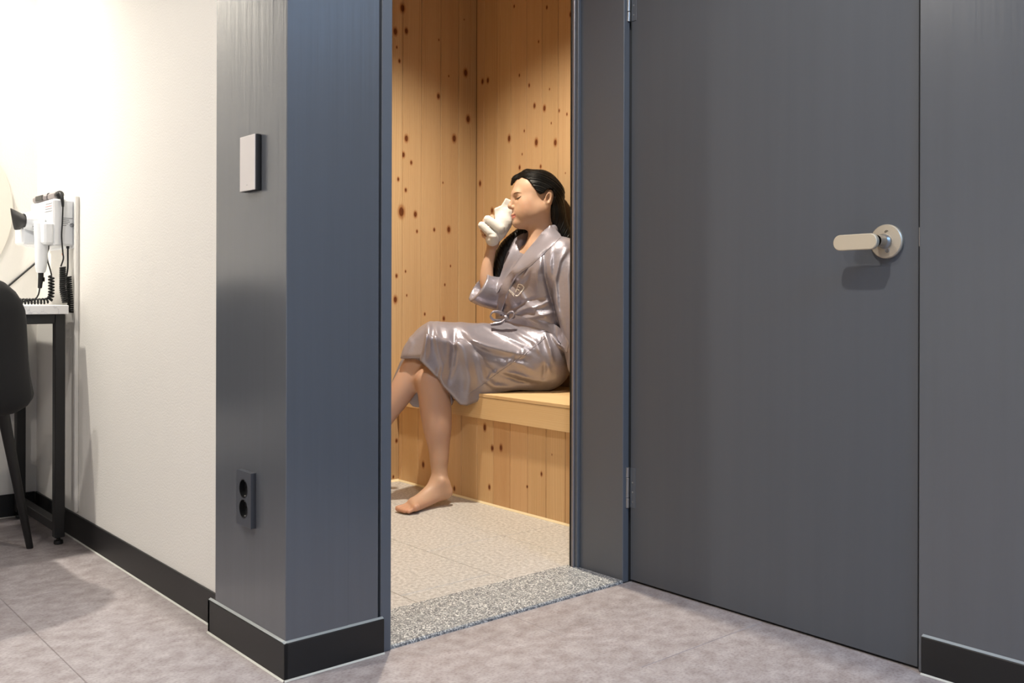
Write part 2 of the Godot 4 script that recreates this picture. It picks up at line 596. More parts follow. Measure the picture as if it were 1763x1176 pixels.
# points run along the visible outer face, on the floor; the board lies behind it (to its left seen along the run is the wall)
func skirting(called: String, pts: Array, h: float, label: String) -> void:
	var st := new_st()
	var ca := new_st()
	for i in pts.size() - 1:
		var a: Vector3 = pts[i]
		var b: Vector3 = pts[i + 1]
		var t := (b - a).normalized()
		var back := Vector3(-t.z, 0, t.x) * 0.010   # towards the wall
		if called == "baseboard_right":
			back = Vector3(0.011, 0, 0)
		elif called == "baseboard_left":
			back = Vector3(0.007, 0, 0)
		elif called == "baseboard_back":
			back = Vector3(0, 0, -0.007)
		elif i == 0:
			back = Vector3(0, 0, 0.011)
		elif i == 1:
			back = Vector3(0.009, 0, 0)
		else:
			back = Vector3(0, 0, -0.010)
		var lo := Vector3(minf(minf(a.x, b.x), minf(a.x + back.x, b.x + back.x)), 0.0005, minf(minf(a.z, b.z), minf(a.z + back.z, b.z + back.z)))
		var hi := Vector3(maxf(maxf(a.x, b.x), maxf(a.x + back.x, b.x + back.x)), h, maxf(maxf(a.z, b.z), maxf(a.z + back.z, b.z + back.z)))
		add_box(st, lo, hi, 0.0012)
		# caulk: a flat triangular bead in front
		var f := -back.normalized() * 0.0035
		var up := Vector3(0, 0.0032, 0)
		quad(ca, a + f, b + f, b + up, a + up, f + Vector3.UP)
	st.generate_normals()
	ca.generate_normals()
	var o := struct(called, st.commit(), mats.base_black, label, "baseboard")
	obj("caulk_bead", ca.commit(), mats.caulk, o, Vector3(0, 0.0005, 0))
	# paler grey strip on the top edge: light from above painted in
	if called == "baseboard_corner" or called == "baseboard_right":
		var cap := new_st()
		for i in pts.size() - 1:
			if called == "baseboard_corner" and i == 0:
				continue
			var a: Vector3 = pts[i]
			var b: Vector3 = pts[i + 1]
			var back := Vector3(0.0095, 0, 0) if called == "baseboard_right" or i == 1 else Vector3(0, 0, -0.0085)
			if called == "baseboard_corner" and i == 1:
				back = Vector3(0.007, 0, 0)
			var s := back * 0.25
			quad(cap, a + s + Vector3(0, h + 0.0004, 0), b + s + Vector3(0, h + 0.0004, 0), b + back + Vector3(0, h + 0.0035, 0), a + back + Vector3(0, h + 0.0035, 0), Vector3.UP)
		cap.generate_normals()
		obj("lit_top_strip", cap.commit(), mats.lit_top_grey, o)


# ------------------------------------------------------------------ doors, switch, socket
func build_doors() -> void:
	# frame of the sauna doorway
	var d1 := struct("door_1", boxes([[Vector3(1.151, 0, -2.0), Vector3(1.178, 2.1, -1.781)], [Vector3(1.93, 0, -1.992), Vector3(1.9535, 2.1, -1.789)], [Vector3(1.178, 2.07, -2.0), Vector3(1.93, 2.1, -1.785)]], 0.0015), mats.slate_frame, "slate-blue frame round the open sauna doorway", "doorway")
	obj("door_stop", boxes([[Vector3(1.918, 0.008, -1.985), Vector3(1.930, 2.07, -1.953)]], 0.002), mats.slate_frame, d1)
	obj("rubber_seal", boxes([[Vector3(1.9145, 0.008, -1.982), Vector3(1.9185, 2.07, -1.976)]], 0.001), mats.black_plastic, d1)
	obj("rail_strip", boxes([[Vector3(1.912, 0.008, -1.973), Vector3(1.9185, 2.07, -1.963)]], 0.002), mats.grey_metal, d1)
	# granite threshold
	var th := struct("trim_1", boxes([[Vector3(1.178, -0.003, -1.996), Vector3(1.9298, 0.008, -1.786)]], 0.003), mats.granite, "speckled grey granite threshold in the sauna doorway", "threshold")
	th.set_meta("kind", "structure")
	# the closed slate door
	var d2 := struct("door_2", boxes([[Vector3(1.955, 0.006, -1.784), Vector3(1.995, 2.09, -0.9775)]], 0.001), mats.slate_door, "closed slate-grey flush door with a lever handle", "door")
	obj("gap_shade_strip", boxes([[Vector3(1.957, 0.0, -0.9772), Vector3(1.995, 2.09, -0.9722)], [Vector3(1.962, 0.0002, -1.784), Vector3(1.995, 0.006, -0.9775)]]), mats.dark_gap, d2)  # near-black strips paint the shade inside the door gaps
	obj("latch_plate", boxes([[Vector3(1.9535, 0.885, -0.9766), Vector3(1.957, 0.925, -0.9726)]], 0.0008), mats.steel, d2)
	# hinges: knuckles standing in the corner of frame and door
	for y in [0.257, 1.580]:
		var kn := new_st()
		for s in [[-0.055, -0.0285], [-0.0275, 0.0265], [0.0275, 0.055]]:
			lathe([Vector2(0.0, s[0]), Vector2(0.0052, s[0]), Vector2(0.006, s[0] + 0.0008), Vector2(0.006, s[1] - 0.0008), Vector2(0.0052, s[1]), Vector2(0.0, s[1])], Vector3(1.9475, y, -1.789), Vector3.UP, 16, kn)
		kn.generate_normals()
		var hi := obj("hinge", kn.commit(), mats.steel, d2)
		obj("hinge_leaf", boxes([[Vector3(1.9536, y - 0.054, -1.784), Vector3(1.9552, y + 0.054, -1.766)]], 0.0004), mats.slate_frame, hi)
		var sc := new_st()
		for k in [-0.038, -0.012, 0.014]:
			lathe([Vector2(0.0026, 0.0), Vector2(0.002, 0.0008), Vector2(0.0, 0.001)], Vector3(1.9536, y + k, -1.776), Vector3.LEFT, 10, sc)
		sc.generate_normals()
		obj("hinge_screw", sc.commit(), mats.steel, hi)
	# lever handle
	var c := Vector3(1.955, 0.898, -1.046)
	var rose := obj("rose", lathe([Vector2(0.0365, 0.0), Vector2(0.0365, 0.006), Vector2(0.0345, 0.0085), Vector2(0.0, 0.009)], c, Vector3.LEFT, 48), mats.satin_nickel, d2)
	obj("release_slot", lathe([Vector2(0.0052, 0.0), Vector2(0.0045, 0.0012), Vector2(0.003, 0.0004), Vector2(0.0, 0.0003)], c + Vector3(-0.0088, -0.0195, 0.004), Vector3.LEFT, 16), mats.steel, rose)
	var mk := new_st()
	for k in 6:
		var a := PI * 0.15 + PI * 0.9 * k / 6.0
		var b := PI * 0.15 + PI * 0.9 * (k + 1) / 6.0
		tube(PackedVector3Array([c + Vector3(-0.0092, 0.0195 + 0.004 * sin(a), 0.0025 + 0.004 * cos(a)), c + Vector3(-0.0092, 0.0195 + 0.004 * sin(b), 0.0025 + 0.004 * cos(b))]), 0.0005, 5, true, mk)
	tube(PackedVector3Array([c + Vector3(-0.0092, 0.0195, 0.0), c + Vector3(-0.0092, 0.0215, 0.004)]), 0.0005, 5, true, mk)
	mk.generate_normals()
	obj("lock_mark", mk.commit(), mats.black_plastic, rose)
	var neck := c + Vector3(-0.008, 0.0, -0.002)
	obj("lever_neck", lathe([Vector2(0.0165, 0.0), Vector2(0.0160, 0.006), Vector2(0.0125, 0.011), Vector2(0.012, 0.03), Vector2(0.0125, 0.037)], neck, Vector3.LEFT, 32), mats.steel, d2)
	# flat bar with rounded ends, drooping a little towards its tip
	var lv := plate(round_rect(0.102, 0.034, 0.0165, 8), 0.011, 0.0015)
	var lever := obj("lever", lv, mats.lever, d2)
	lever.transform = Transform3D(Basis(Vector3(0, 0.012, 1).normalized(), Vector3(0, 1, -0.012).normalized(), Vector3(-1, 0, 0)), Vector3(1.912, 0.8965, -1.092))
	# light switch on the corner pillar
	var sw := thing("light_switch", "white rectangular light switch plate on the slate pillar", "light switch", Vector3(0.923, 1.061, -1.930))
	obj("back_box", boxes([[Vector3(-0.0125, -0.0592, -0.0355), Vector3(0.0, 0.0592, 0.0375)]], 0.0012), mats.switch_side, sw)
	obj("rocker", boxes([[Vector3(-0.0150, -0.0588, -0.0355), Vector3(-0.0125, 0.0588, 0.0355)]], 0.0008), mats.switch_white, sw)
	obj("indicator_mark", boxes([[Vector3(-0.0153, -0.047, -0.003), Vector3(-0.0150, -0.0462, 0.003)]]), mats.grey_metal, sw)
	# double socket
	var so := thing("wall_socket", "dark grey double wall socket low on the slate pillar", "wall socket", Vector3(0.923, 0.3415, -1.950))
	var shape := CSGCombiner3D.new()
	var cb := CSGBox3D.new()
	cb.size = Vector3(0.012, 0.118, 0.071)
	cb.position = Vector3(-0.006, 0, 0)
	shape.add_child(cb)
	for s in [-1, 1]:
		var cy := CSGCylinder3D.new()
		cy.radius = 0.0195
		cy.height = 0.02
		cy.sides = 40
		cy.rotation.z = PI / 2
		cy.position = Vector3(-0.010, s * 0.0215, 0.0)
		cy.operation = CSGShape3D.OPERATION_SUBTRACTION
		shape.add_child(cy)
	shape.name = "faceplate"
	shape.material_override = mats.socket_grey
	so.add_child(shape)
	for s in [-1, 1]:
		var y: float = s * 0.0215
		var well := obj("socket_well", lathe([Vector2(0.0205, 0.0128), Vector2(0.0192, 0.0128), Vector2(0.0185, 0.0015), Vector2(0.0, 0.0013)], Vector3(0.0005, y, 0), Vector3.LEFT, 36), mats.socket_well, so)
		for k in [-1, 1]:
			obj("pin_hole", lathe([Vector2(0.0026, 0.0), Vector2(0.0026, 0.0004), Vector2(0.0, 0.0004)], Vector3(-0.0008, y, k * 0.0095), Vector3.LEFT, 12), mats.dark_gap, well)
		for e in [0.0145, -0.0175]:
			obj("earth_clip", boxes([[Vector3(-0.009, y + e, -0.003), Vector3(-0.001, y + e + 0.003, 0.003)]], 0.0005), mats.steel, well)


# ------------------------------------------------------------------ pine
func wood_image(sd: int, w: int, h: int, length: float, knots: Array, width := 0.096) -> Image:
	# one board: w pixels across its width, h along its length. knots: [across 0..1, along in m, radius in m]
	var fine := noise(1.0, 3, FastNoiseLite.TYPE_SIMPLEX_SMOOTH, sd)
	var slow := noise(1.0, 2, FastNoiseLite.TYPE_SIMPLEX_SMOOTH, sd + 50)
	var data := PackedByteArray()
	data.resize(w * h * 3)
	var r := RandomNumberGenerator.new()
	r.seed = sd
	var pith := r.randf_range(-0.3, 1.3)
	var rings := r.randf_range(9.0, 15.0)
	var tone := r.randf_range(-0.075, 0.075)
	var red := r.randf_range(0.0, 0.5)
	var light_c := Vector3(0.79, 0.675, 0.52)
	var dark_c := Vector3(0.665, 0.53, 0.375)
	if sd >= 700 and sd < 800:   # clear pale boards of the bench
		light_c = Vector3(0.88, 0.77, 0.59)
		dark_c = Vector3(0.77, 0.63, 0.44)
	elif width < 0.12 and length < 1.0:   # the bench front is a little paler than the walls
		light_c = Vector3(0.85, 0.72, 0.545)
		dark_c = Vector3(0.73, 0.575, 0.395)
	for y in h:
		var v := length * (1.0 - (y + 0.5) / h)
		var near := []
		for k in knots:
			if absf(v - k[1]) < k[2] * 6.0 + 0.02:
				near.append(k)
		var sway := slow.get_noise_2d(v * 1.1, 7.0) * 0.10
		for x in w:
			var u := (x + 0.5) / w
			var uu := u - pith + sway
			var bend := 0.0
			var core := 0.0
			var ringk := 0.0
			for k in near:
				var du: float = (u - k[0]) * width
				var dv: float = (v - k[1]) * 0.62
				var q: float = sqrt(du * du + dv * dv) / k[2]
				bend += 0.35 * exp(-q * q * 0.22) * signf(uu) * k[2] / 0.012
				core = maxf(core, 1.0 - smoothstep(0.75, 1.15, q))
				ringk = maxf(ringk, exp(-pow(q - 1.15, 2.0) * 5.0))
			var d := sqrt(uu * uu + pow(v * 0.035 + 0.02 * slow.get_noise_2d(u * 2.0, v * 2.2), 2.0)) + bend * 0.25 + 0.035 * slow.get_noise_2d(u * 3.0 + 9.0, v * 1.4)
			var ph := d * rings
			var saw := ph - floorf(ph)
			var g := pow(saw, 3.0) * 0.42 * smoothstep(1.0, 0.93, saw) + 0.08 * (fine.get_noise_2d(u * 26.0, v * 3.0))
			g += 0.20 + 0.16 * slow.get_noise_2d(u * 1.6, v * 0.5 + 3.0) + tone * 2.0
			var c := light_c.lerp(dark_c, clampf(g, 0.0, 1.0))
			c.y -= red * 0.03
			c.z -= red * 0.02
			c = c.lerp(Vector3(0.52, 0.29, 0.14), ringk * 0.45)
			c = c.lerp(Vector3(0.37, 0.185, 0.085) * (1.0 + 0.35 * fine.get_noise_2d(u * 60.0, v * 50.0)), core * 0.92)
			var at := (y * w + x) * 3
			data[at] = int(clampf(c.x, 0, 1) * 255)
			data[at + 1] = int(clampf(c.y, 0, 1) * 255)
			data[at + 2] = int(clampf(c.z, 0, 1) * 255)
	return Image.create_from_data(w, h, false, Image.FORMAT_RGB8, data)


var wood_jobs := []
var wood_done := []


func wood_run(i: int) -> void:
	var j: Array = wood_jobs[i]
	wood_done[i] = wood_image(j[0], j[1], j[2], j[3], j[4], j[5])


func wood_mat(im: Image) -> StandardMaterial3D:
	var m := mat(Color(1, 1, 1), 0.5)
	m.albedo_texture = ImageTexture.create_from_image(im)
	m.texture_repeat = true
	m.metallic_specular = 0.35
	return m


# board with a V-groove chamfer on its long edges. Axes: u across, v along, n out of the face. Origin at lower corner of the face plane
func board_mesh(width: float, length: float, thick := 0.012, ch := 0.0030) -> ArrayMesh:
	var st := new_st()
	st.set_smooth_group(-1)
	var x0 := ch
	var x1 := width - ch
	var uv := func(x: float, y: float) -> Vector2: return Vector2(x / width, 1.0 - y / length)
	quad(st, Vector3(x0, 0, 0), Vector3(x1, 0, 0), Vector3(x1, length, 0), Vector3(x0, length, 0), Vector3.BACK, [uv.call(x0, 0.0), uv.call(x1, 0.0), uv.call(x1, length), uv.call(x0, length)])
	for s in 2:
		var xa := x0 if s == 0 else x1
		var xb := 0.0006 if s == 0 else width - 0.0006
		var side := Vector3(-1 if s == 0 else 1, 0, 0)
		quad(st, Vector3(xa, 0, 0), Vector3(xb, 0, -ch), Vector3(xb, length, -ch), Vector3(xa, length, 0), side + Vector3.BACK, [uv.call(xa, 0.0), uv.call(xb, 0.0), uv.call(xb, length), uv.call(xa, length)])
		quad(st, Vector3(xb, 0, -ch), Vector3(xb, 0, -thick), Vector3(xb, length, -thick), Vector3(xb, length, -ch), side, [uv.call(xb, 0.0), uv.call(xb, 0.0), uv.call(xb, length), uv.call(xb, length)])
	for e in [0.0, length]:
		quad(st, Vector3(0.0002, e, -thick), Vector3(width - 0.0002, e, -thick), Vector3(x1, e, 0), Vector3(x0, e, 0), Vector3(0, -1 if e == 0.0 else 1, 0), [uv.call(0.0, e), uv.call(width, e), uv.call(x1, e), uv.call(x0, e)])
	st.generate_normals()
	return st.commit()


func build_sauna() -> void:
	var zb := -3.367
	var xr := 2.672
	# shell
	struct("wall_sauna_left", box(Vector3(1.02, 0, -3.45), Vector3(1.07, 2.4, -1.99)), mats.pine_plain, "pine left wall of the sauna room, hidden behind the corner", "wall")
	var wb := struct("wall_sauna_back", box(Vector3(1.02, 0, -3.45), Vector3(2.76, 2.4, zb - 0.011)), mats.pine_dark, "knotty pine plank wall at the back of the sauna room", "wall")
	var wr := struct("wall_sauna_right", box(Vector3(xr + 0.011, 0, -3.45), Vector3(2.76, 2.4, -1.9)), mats.pine_dark, "knotty pine plank wall behind the seated person", "wall")
	var cl := struct("ceiling_sauna", box(Vector3(1.02, 2.30, -3.45), Vector3(2.76, 2.40, -1.98)), mats.pine_plain, "pine ceiling of the sauna room", "ceiling")
	cl.set_meta("kind", "structure")
	# floor tiles .30 wide, .60 long, staggered
	var fl := struct("floor_sauna", box(Vector3(1.02, -0.12, -3.45), Vector3(2.76, -0.004, -1.9)), mats.tile_gap, "pale grey stone-look tile floor of the sauna room", "floor")
	var xs := [1.07, 1.112, 1.41, 1.711, 2.008, 2.262]
	for i in xs.size() - 1:
		var z: float = [-2.38, -2.38, -2.086, -2.39, -2.38][i] - 1.2
		var n := 0
		while z < -1.99:
			var z0 := maxf(z, zb)
			var z1 := minf(z + 0.6, -1.9965)
			if z1 > z0 + 0.01:
				obj("tile", box(Vector3(xs[i] + 0.0011, -0.004, z0 + 0.0011), Vector3(xs[i + 1] - 0.0011, 0.0, z1 - 0.0011), 0.0012), mats.sauna_tile if (i + n) % 2 == 0 else mats.sauna_tile_b, fl)
			z += 0.6
			n += 1
	# boards: [wall, origin, basis, joints, length, knots]
	var kb := [[2.2763, 1.9782, 0.0097], [2.2406, 1.8738, 0.0085], [2.2959, 1.8859, 0.0070], [2.2480, 1.8095, 0.0031], [2.2612, 1.7545, 0.0046], [2.4648, 1.8778, 0.0024], [2.4631, 1.6344, 0.0064], [2.6022, 1.9911, 0.0020], [2.6110, 1.7577, 0.0090], [2.6256, 1.5553, 0.0090], [2.5184, 1.7296, 0.0024], [2.2972, 1.4346, 0.0078], [2.2828, 1.3646, 0.0062], [2.3223, 1.3353, 0.0047], [2.5487, 1.4613, 0.0089], [2.2569, 1.2601, 0.0046], [2.2949, 1.2174, 0.0047], [2.4885, 1.2630, 0.0024], [2.2733, 1.1250, 0.0124], [2.3440, 1.1184, 0.0070], [2.3526, 1.0465, 0.0039], [2.4427, 1.0574, 0.0044], [2.5205, 1.0619, 0.0076], [2.5305, 0.9033, 0.0028], [2.4999, 0.8213, 0.0032], [2.2494, 0.8565, 0.0046], [2.2439, 0.7577, 0.0077], [2.3010, 0.7751, 0.0027], [2.2948, 0.8759, 0.0031], [2.4950, 0.6747, 0.0052], [2.3940, 0.6953, 0.0035], [2.2514, 0.1684, 0.0046], [2.2363, 0.0200, 0.0035]]
	var kr := [[-3.1102, 2.0055, 0.0035], [-2.9053, 1.9552, 0.0042], [-2.7659, 1.8956, 0.0052], [-2.9550, 1.8248, 0.0031], [-3.0752, 1.7061, 0.0035], [-3.0126, 1.6535, 0.0042], [-2.8876, 1.6178, 0.0026], [-2.9795, 1.5635, 0.0058], [-2.9182, 1.5445, 0.0068], [-2.8304, 1.5218, 0.0037], [-2.7851, 1.5014, 0.0033], [-2.8767, 1.4778, 0.0026], [-3.2863, 1.7196, 0.0065], [-3.3241, 1.7210, 0.0065], [-3.0431, 1.4674, 0.0031], [-2.9675, 1.4105, 0.0084], [-2.8525, 1.3958, 0.0075], [-3.0564, 1.3708, 0.0027], [-3.0722, 1.3163, 0.0051], [-2.9410, 1.3076, 0.0042], [-2.7930, 1.2668, 0.0018], [-3.3391, 1.2713, 0.0066], [-3.2551, 1.1462, 0.0065]]
	var kf := [[-2.7951, 0.2846, 0.0070], [-2.7518, 0.2126, 0.0056], [-2.7007, 0.2204, 0.0064], [-2.7672, 0.0663, 0.0052], [-2.4809, 0.1562, 0.0041], [-2.5570, 0.1004, 0.0025], [-3.1896, 0.0921, 0.0066], [-2.9815, 0.0278, 0.0050], [-2.4281, 0.2303, 0.0016]]
	var sets := []
	var jb := [1.07, 1.101, 1.197, 1.293, 1.389, 1.485, 1.581, 1.677, 1.773, 1.869, 1.965, 2.061, 2.181, 2.279, 2.376, 2.477, 2.574, 2.6745]
	sets.append([wb, jb, kb, 0, 2.3, 0.006])
	var jr := [-3.367, -3.313, -3.222, -3.130, -3.029, -2.934, -2.837, -2.741, -2.637, -2.520, -2.424, -2.328, -2.232, -2.136, -2.040, -1.995]
	sets.append([wr, jr, kr, 1, 2.3, 0.006])
	var bench := thing("sauna_bench", "built-in pale pine bench with a plank front under the seated person", "bench", Vector3(2.262, 0, -2.66))
	var jf := [-3.367, -3.345, -3.226, -3.130, -3.034, -2.938, -2.842, -2.746, -2.650, -2.554, -2.458, -2.362, -2.266, -2.170, -2.074, -1.997]
	sets.append([bench, jf, kf, 2, 0.335, 0.004])
	var plan := []
	var sd := 100
	for s in sets:
		var j: Array = s[1]
		for i in j.size() - 1:
			var w: float = j[i + 1] - j[i]
			var ks := []
			for k in s[2]:
				if k[0] > j[i] - k[2] * 0.5 and k[0] < j[i + 1] + k[2] * 0.5:
					var across: float = (k[0] - j[i]) / w
					ks.append([across, k[1], k[2]])
			sd += 1
			plan.append([s, j[i], w, ks.size() > 0, wood_jobs.size() if ks.size() > 0 else -1, sd])
			if ks.size() > 0:
				wood_jobs.append([sd, 80, 1024 if s[3] < 2 else 192, s[4], ks, w])
	# a few shared boards for those out of sight, and long clear boards for the bench
	var spare := wood_jobs.size()
	for i in 5:
		var r := RandomNumberGenerator.new()
		r.seed = 900 + i
		var ks := []
		for k in 7:
			ks.append([r.randf_range(0.1, 0.9), r.randf_range(0.05, 2.25), r.randf_range(0.004, 0.013)])
		wood_jobs.append([500 + i, 80, 1024, 2.3, ks, 0.096])
	var short := wood_jobs.size()
	for i in 4:
		wood_jobs.append([600 + i, 80, 192, 0.335, [], 0.096])
	var clear := wood_jobs.size()
	for i in 3:
		wood_jobs.append([700 + i, 128, 1024, 1.34, [[0.3, 0.4, 0.0035], [0.7, 1.1, 0.003]] if i == 2 else [], 0.19])
	wood_done.resize(wood_jobs.size())
	var task := WorkerThreadPool.add_group_task(wood_run, wood_jobs.size(), -1, true)
	WorkerThreadPool.wait_for_group_task_completion(task)
	var ms := []
	for im in wood_done:
		ms.append(wood_mat(im))
	for p in plan:
		var s: Array = p[0]
		var me := board_mesh(p[2], s[4])
		var m: Material = ms[p[4]] if p[3] else (ms[spare + int(p[5]) % 5] if s[3] < 2 else ms[short + int(p[5]) % 4])
		var o := obj("plank" if s[3] < 2 else "front_plank", me, m, s[0])
		if s[3] == 0:
			o.position = Vector3(p[1], 0, zb)
		else:
			# face looks towards -x, across runs along +z
			var x: float = xr if s[3] == 1 else 2.262
			o.transform = Transform3D(Basis(Vector3(0, 0, 1), Vector3.UP, Vector3(-1, 0, 0)), Vector3(x, 0, p[1]) - (bench.position if s[3] == 2 else Vector3.ZERO))
	# bench: core, fascia, seat boards
	var b0 := bench.position
	obj("core", boxes([[Vector3(2.274, 0.0, zb + 0.001), Vector3(2.671, 0.3995, -1.998)]], 0.0), mats.pine_plain, bench, -b0)
	var fa := board_mesh(0.081, 1.367, 0.03, 0.001)
	var fo := obj("fascia", fa, ms[clear + 2], bench)
	fo.transform = Transform3D(Basis(Vector3(0, -1, 0), Vector3(0, 0, 1), Vector3(-1, 0, 0)), Vector3(2.243, 0.3995, zb + 0.001) - b0)
	for k in 2:
		var wd := 0.214
		var so := obj("seat_board", board_mesh(wd, 1.368, 0.0115, 0.0012), ms[clear + k], bench)
		so.transform = Transform3D(Basis(Vector3(1, 0, 0), Vector3(0, 0, -1), Vector3(0, 1, 0)), Vector3(2.2415 + k * wd, 0.4115, -1.998) - b0)
	# pale bead along the floor
	var bead := new_st()
	quad(bead, Vector3(2.2575, 0.0004, zb), Vector3(2.2575, 0.0004, -1.998), Vector3(2.262, 0.0075, -1.998), Vector3(2.262, 0.0075, zb), Vector3(-1, 1, 0))
	quad(bead, Vector3(1.07, 0.0004, zb + 0.008), Vector3(2.2575, 0.0004, zb + 0.008), Vector3(2.262, 0.009, zb), Vector3(1.07, 0.009, zb), Vector3(0, 1, 1))
	bead.generate_normals()
	var bo := struct("baseboard_sauna", bead.commit(), mats.bead, "pale bead of sealant along the sauna floor edge", "baseboard")
	bo.set_meta("kind", "structure")


# ------------------------------------------------------------------ desk corner
func build_left_corner() -> void:
	# desk: marble top on a black square-tube frame
	var dk := thing("desk", "desk with a white marble top on a black square-tube frame against the cream wall", "desk", Vector3(0.4, 0, -3.42))
	var b := -dk.position
	var marble := mat(Color(0.90, 0.90, 0.90), 0.25)
	marble.albedo_texture = noise_tex(noise(0.012, 5, FastNoiseLite.TYPE_SIMPLEX_SMOOTH, 12), 512, [[0.0, Color(1, 1, 1)], [0.46, Color(0.98, 0.98, 0.98)], [0.5, Color(0.86, 0.86, 0.87)], [0.54, Color(0.98, 0.98, 0.98)], [1.0, Color(1, 1, 1)]])
	marble.uv1_triplanar = true
	marble.uv1_world_triplanar = true
	marble.uv1_scale = Vector3(2.5, 2.5, 2.5)
	obj("desk_top", boxes([[Vector3(-0.22, 0.717, -3.688), Vector3(0.902, 0.745, -3.168)]], 0.0015), marble, dk, b)
	var tb := 0.030
	for x in [0.883, -0.16]:
		for z in [-3.202, -3.66]:
			obj("leg", boxes([[Vector3(x - tb / 2, 0.022, z - tb / 2), Vector3(x + tb / 2, 0.717, z + tb / 2)]], 0.002), mats.black_metal, dk, b)
			obj("foot", lathe([Vector2(0.006, 0.024), Vector2(0.006, 0.014), Vector2(0.013, 0.012), Vector2(0.014, 0.003), Vector2(0.012, 0.0005), Vector2(0.0, 0.0005)], Vector3(x, 0.0, z), Vector3.UP, 20), mats.black_plastic, dk, b)
		for y in [0.040, 0.687]:
			obj("side_rail", boxes([[Vector3(x - tb / 2, y, -3.645), Vector3(x + tb / 2, y + 0.030, -3.217)]], 0.002), mats.black_metal, dk, b)
	for z in [-3.202, -3.66]:
		obj("cross_rail", boxes([[Vector3(-0.145, 0.687, z - tb / 2), Vector3(0.868, 0.717, z + tb / 2)]], 0.002), mats.black_metal, dk, b)
	# round disc on the wall
	var mi := thing("round_wall_disc", "large plain pale round disc mounted on the cream wall above the desk", "wall disc", Vector3(0.533, 1.07, -3.69))
	obj("backing", lathe([Vector2(0.0, 0.010), Vector2(0.30, 0.010), Vector2(0.30, 0.0)], Vector3.ZERO, Vector3.BACK, 72), mats.white_plastic, mi)
	obj("face", lathe([Vector2(0.329, 0.010), Vector2(0.330, 0.013), Vector2(0.328, 0.016), Vector2(0.0, 0.016)], Vector3.ZERO, Vector3.BACK, 96), mats.disc, mi)
	# chair
	build_chair()
	# cable cover on the wall
	obj_tagged("cable_cover", boxes([[Vector3(0.932, 0.09, -3.222), Vector3(0.944, 1.09, -3.204)]], 0.003), mats.cream_plain, "slim white cable cover running down the cream wall beside the hair dryer", "cable cover")
	build_dryer()


func obj_tagged(called: String, mesh: Mesh, m: Material, label: String, category: String, group := "") -> MeshInstance3D:
	var o := obj(called, mesh, m)
	tag(o, label, category, group)
	return o


func build_chair() -> void:
	var t := thing("shell_chair", "black upholstered shell chair with round tapered legs pushed up to the desk", "chair", Vector3(0.50, 0, -3.02), 0.0)
	# local: the sitter faces -z (towards the desk); back at +z
	var nu := 28
	var nv := 30
	var grid := []
	for j in nv + 1:
		var v := float(j) / nv
		var row := []
		# profile from the front edge of the seat to the top of the back (z, y)
		var prof := seat_profile(v)
		var half := lerpf(0.225, 0.235, clampf(v * 2.0, 0, 1))
		if v > 0.5:
			half = lerpf(0.235, 0.195, (v - 0.5) * 2.0)
		if v > 0.80:
			half *= sqrt(maxf(0.0, 1.0 - pow((v - 0.80) / 0.201, 2.2)))
		if v < 0.08:
			half *= sqrt(maxf(0.0, 1.0 - pow((0.08 - v) / 0.081, 2.2)) * 0.35 + 0.65)
		for i in nu + 1:
			var u := float(i) / nu * 2.0 - 1.0
			var curl := pow(absf(u), 2.2)
			row.append(Vector3(u * half, prof.y + curl * 0.035 * (1.0 - v), prof.x - curl * 0.075 * smoothstep(0.35, 0.7, v)))
		grid.append(row)
	var nrm := func(i: int, j: int) -> Vector3:
		var a: Vector3 = grid[j][mini(i + 1, nu)] - grid[j][maxi(i - 1, 0)]
		var c: Vector3 = grid[mini(j + 1, nv)][i] - grid[maxi(j - 1, 0)][i]
		return a.cross(c).normalized()
	var shell := func(off: float, thick: float) -> ArrayMesh:
		var st := new_st()
		st.set_smooth_group(0)
		for j in nv:
			for i in nu:
				var q := []
				var w := []
				for k in [[i, j], [i + 1, j], [i + 1, j + 1], [i, j + 1]]:
					var n: Vector3 = nrm.call(k[0], k[1])
					var e: float = minf(minf(k[0], nu - k[0]) / 3.0, minf(k[1], nv - k[1]) / 3.0)
					var f := sqrt(clampf(e, 0, 1))
					q.append(grid[k[1]][k[0]] + n * (off + thick * 0.5 * f))
					w.append(grid[k[1]][k[0]] + n * (off - thick * 0.5 * f))
				var n0: Vector3 = nrm.call(i, j)
				quad(st, q[0], q[1], q[2], q[3], n0)
				quad(st, w[0], w[1], w[2], w[3], -n0)
		st.generate_normals()
		return st.commit()
	var cloth := mat(Color(0.055, 0.053, 0.052), 0.92)
	obj("shell", shell.call(0.0, 0.05), cloth, t)
	# under-seat piping and legs
	for s in [[-1, -1], [1, -1], [-1, 1], [1, 1]]:
		var top := Vector3(s[0] * 0.13, 0.425, s[1] * 0.11 - 0.03)
		var foot := Vector3(s[0] * 0.215, 0.0, s[1] * 0.20 - 0.03)
		if s[0] == 1 and s[1] == 1:
			foot = Vector3(Vector3(0.8015, 0, -3.2032)) - t.position
			top = Vector3(Vector3(0.7006, 0.4318, -3.09)) - t.position
		obj("leg", tube(PackedVector3Array([foot, foot + (top - foot) * 0.02, top]), [0.0095, 0.010, 0.0165], 18), mats.black_metal, t)
	obj("seat_bracket", boxes([[Vector3(-0.15, 0.418, -0.16), Vector3(0.15, 0.430, 0.10)]], 0.004), mats.black_metal, t)


